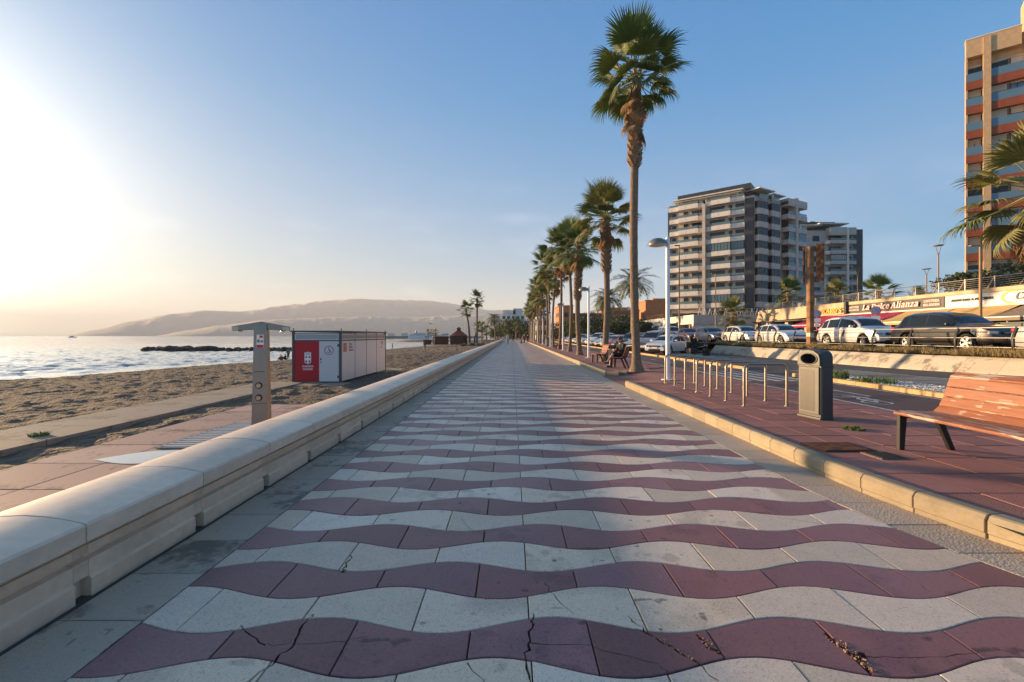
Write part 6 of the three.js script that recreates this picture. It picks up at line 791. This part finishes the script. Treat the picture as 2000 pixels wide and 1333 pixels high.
block('white_building', 'modern white building with terraces beyond the promenade end', -6, 7.5, 265, 13.5, 16, BM.white, { edge: BM.cream, balc: 1, top: [[.05, .6, 2.6], [.5, .9, 3.6]], step: 2.7 }); block('white_building', 'lower wing of the far white building beside the palms', 2, 12, 255, 9.5, 12, BM.white, { edge: BM.cream, balc: 1, step: 2.6 });
block('cream_building', 'far cream flats left of the white building', -10, -4, 330, 10.5, 14, BM.tan, { side: 1, step: 2.2 }); block('cream_building', 'lower far cream house left of the cream flats', -17, -10.5, 345, 7, 12, BM.cream, { side: 1, step: 2.4 }); block('pale_building', 'pale flats glimpsed between the far palm trunks', 8.2, 12.6, 150, 12, 12, BM.cream, { side: 1, step: 2.2, balc: 1 });
{ // red roofed beach hut
  const o = thing('beach_hut', 'dark wooden beach bar with a red pyramid roof', 'beach bar', [-13.2, -.7, -113], .1);
  for (let i = 0; i < 12; i++) { const a = i / 12 * 4; const s = Math.floor(a), t = (a - s) * 3.6 - 1.8 + .3, q = [[t, 1.8], [1.8, -t], [-t, -1.8], [-1.8, t]][s]; new B().box(q[0], 1.1, q[1], s % 2 ? .12 : 1.15, 2.2, s % 2 ? 1.15 : .12).build('wall_board', M.hutWood, o); }
  const rf = new THREE.ConeGeometry(3.1, 1.7, 4); rf.rotateY(PI / 4); rf.translate(0, 3.0, 0); const roof = part('roof', uvBox(clean(rf)), M.roofRed, o); new B().box(0, 3.7, 0, .9, .5, .9).build('roof_lantern', M.hutWood, roof); const r2 = new THREE.ConeGeometry(.95, .5, 4); r2.rotateY(PI / 4); r2.translate(0, 4.15, 0); part('cap_roof', uvBox(clean(r2)), M.roofRed, roof);
  new B().box(-4.2, 1.0, 0, 3.2, 2.0, 2.6).build('side_room', M.hutWood, o); new B().box(-5.4, 2.25, .2, 5.6, .12, 3.6, 0, 0, .08).build('side_roof', M.hutWood, o); for (const x of [-7.9, -6.2]) new B().box(x, 1, 1.6, .12, 2, .12).build('post', M.hutWood, o); new B().box(-7.6, .6, 1.2, 2.0, 1.2, .1).build('screen', M.hutWood, o); new B().box(-6.1, .6, -.4, 1.0, 1.3, .6).build('white_counter', BM.white, o);
  const f = thing('wooden_fence', 'light timber frame fence right of the beach palms', 'fence', [-8.0, -.7, -120]); for (let i = 0; i < 7; i++) new B().box(i * .75, .9, 0, .1, 1.8 + (i % 2) * .5, .1).build('post', BM.ochre, f); for (const y of [.4, .9]) new B().box(2.2, y, .06, 4.6, .5, .05).build('board', BM.ochre, f);
  const rk = (name, label, spots, m, seed, size, cat) => { const t = thing(name, label, cat), r = rng(seed); for (const [x, y, z, s] of spots(r)) { const g = new THREE.IcosahedronGeometry(1, 1), p = g.attributes.position, k = r() * 99; for (let i = 0; i < p.count; i++) { const v = V(p.getX(i), p.getY(i), p.getZ(i)); v.multiplyScalar(.75 + .55 * vnoise(v.x * 1.7 + k, v.y * 1.7 + v.z * 2.1 + k)); p.setXYZ(i, v.x * s, v.y * s * .7, v.z * s); } g.rotateY(r() * 6); g.computeVertexNormals(); const q = part('rock', uvBox(clean(g)), m, t); q.position.set(x, y, z); } return t; };
  rk('rock_pile', 'low pile of rocks at the foot of the beach palms', (r) => Array.from({ length: 26 }, () => [-11.5 + 5 * r(), -.75 + .3 * r(), -104 + 7 * (r() - .5), .35 + .4 * r()]), M.rock, 3, 1, 'rocks');
  rk('breakwater', 'dark stone breakwater lying in the sea behind the shower', (r) => Array.from({ length: 170 }, (_, i) => { const t = i / 170; return [lerp(-96, -40, t) + r(), -2.45 + .55 * r(), -118 + 3.2 * (r() - .5) - 2 * t, .55 + .75 * r() * (.6 + .5 * Math.sin(t * 9))]; }), M.rockDark, 4, 1, 'breakwater');
  const g = gridGeo(40, 8, (u, v) => { const X = lerp(-78, -20, u), Z = lerp(284, 312, v); return [X, -2.6 + 1.3 * Math.sin(PI * v) * smoothstep(u, 0, .25) + .3 * fbm(X * .2, Z * .2, 9), -Z]; }); struct('far_spit', topUV(g), M.earth, 'low far spit of land with three palms', 'spit');
  const pier = thing('pier', 'far harbour wall with tiny masts left of the beach bar', 'pier', [-150, -2.4, -640]); new B().box(35, 1.6, 0, 150, 3.2, 9).build('wall', M.concrete, pier); for (let i = 0; i < 9; i++) new B().cyl(-30 + i * 14, 3.2, 0, .16, .12, 9 + (i * 37 % 11), 6).build('mast', M.greyPaint, pier); for (let i = 0; i < 6; i++) new B().box(-20 + i * 19, 5.2, -2, 9, 4, 6).build('shed', BM.cream, pier);
  const sh = thing('ferry', 'distant white ferry at the harbour wall', 'ship', [-112, -2.4, -560]); part('hull', uvBox(clean(extr([[-15, 0], [14, 0], [17, 3.4], [-15, 3.2]], 7, .05).translate(0, 0, -3.5))), BM.white, sh); new B().box(-3, 4.6, 0, 21, 2.8, 6).box(-1, 6.7, 0, 14, 1.8, 5).build('deckhouse', BM.white, sh); new B().cyl(-6, 7.6, 0, 1, .8, 2.4, 10).build('funnel', M.greyPaint, sh); new B().box(-3, 4.8, 3.02, 19, .6, .06).box(-1, 6.8, 2.52, 12, .5, .06).build('window_band', M.windowGlass, sh);
  const bt = thing('boat', 'tiny far boat on the horizon at the left', 'boat', [-870, -2.4, -900]); part('hull', uvBox(clean(extr([[-7, 0], [6, 0], [8.5, 1.8], [-7, 1.5]], 3, .05).translate(0, 0, -1.5))), BM.white, bt); new B().box(-1, 2.5, 0, 6, 1.8, 2.4).build('cabin', BM.greyP, bt); new B().cyl(1, 3.4, 0, .12, .08, 3.2, 6).build('mast', M.greyPaint, bt);
  const ml = thing('light_mast', 'thin lattice mast rising behind the toilet booth', 'mast', [-50, -2.4, -286]); new B().cyl(0, 0, 0, .22, .14, 12.5, 6).build('pole', M.greyPaint, ml); new B().box(-1, 11.4, 0, 2.2, .5, .2).build('lamp_arm', M.greyPaint, ml);
}
scene.traverse((o) => { if (o.isMesh) { o.castShadow = true; o.receiveShadow = true; } });
renderer.render(scene, camera);
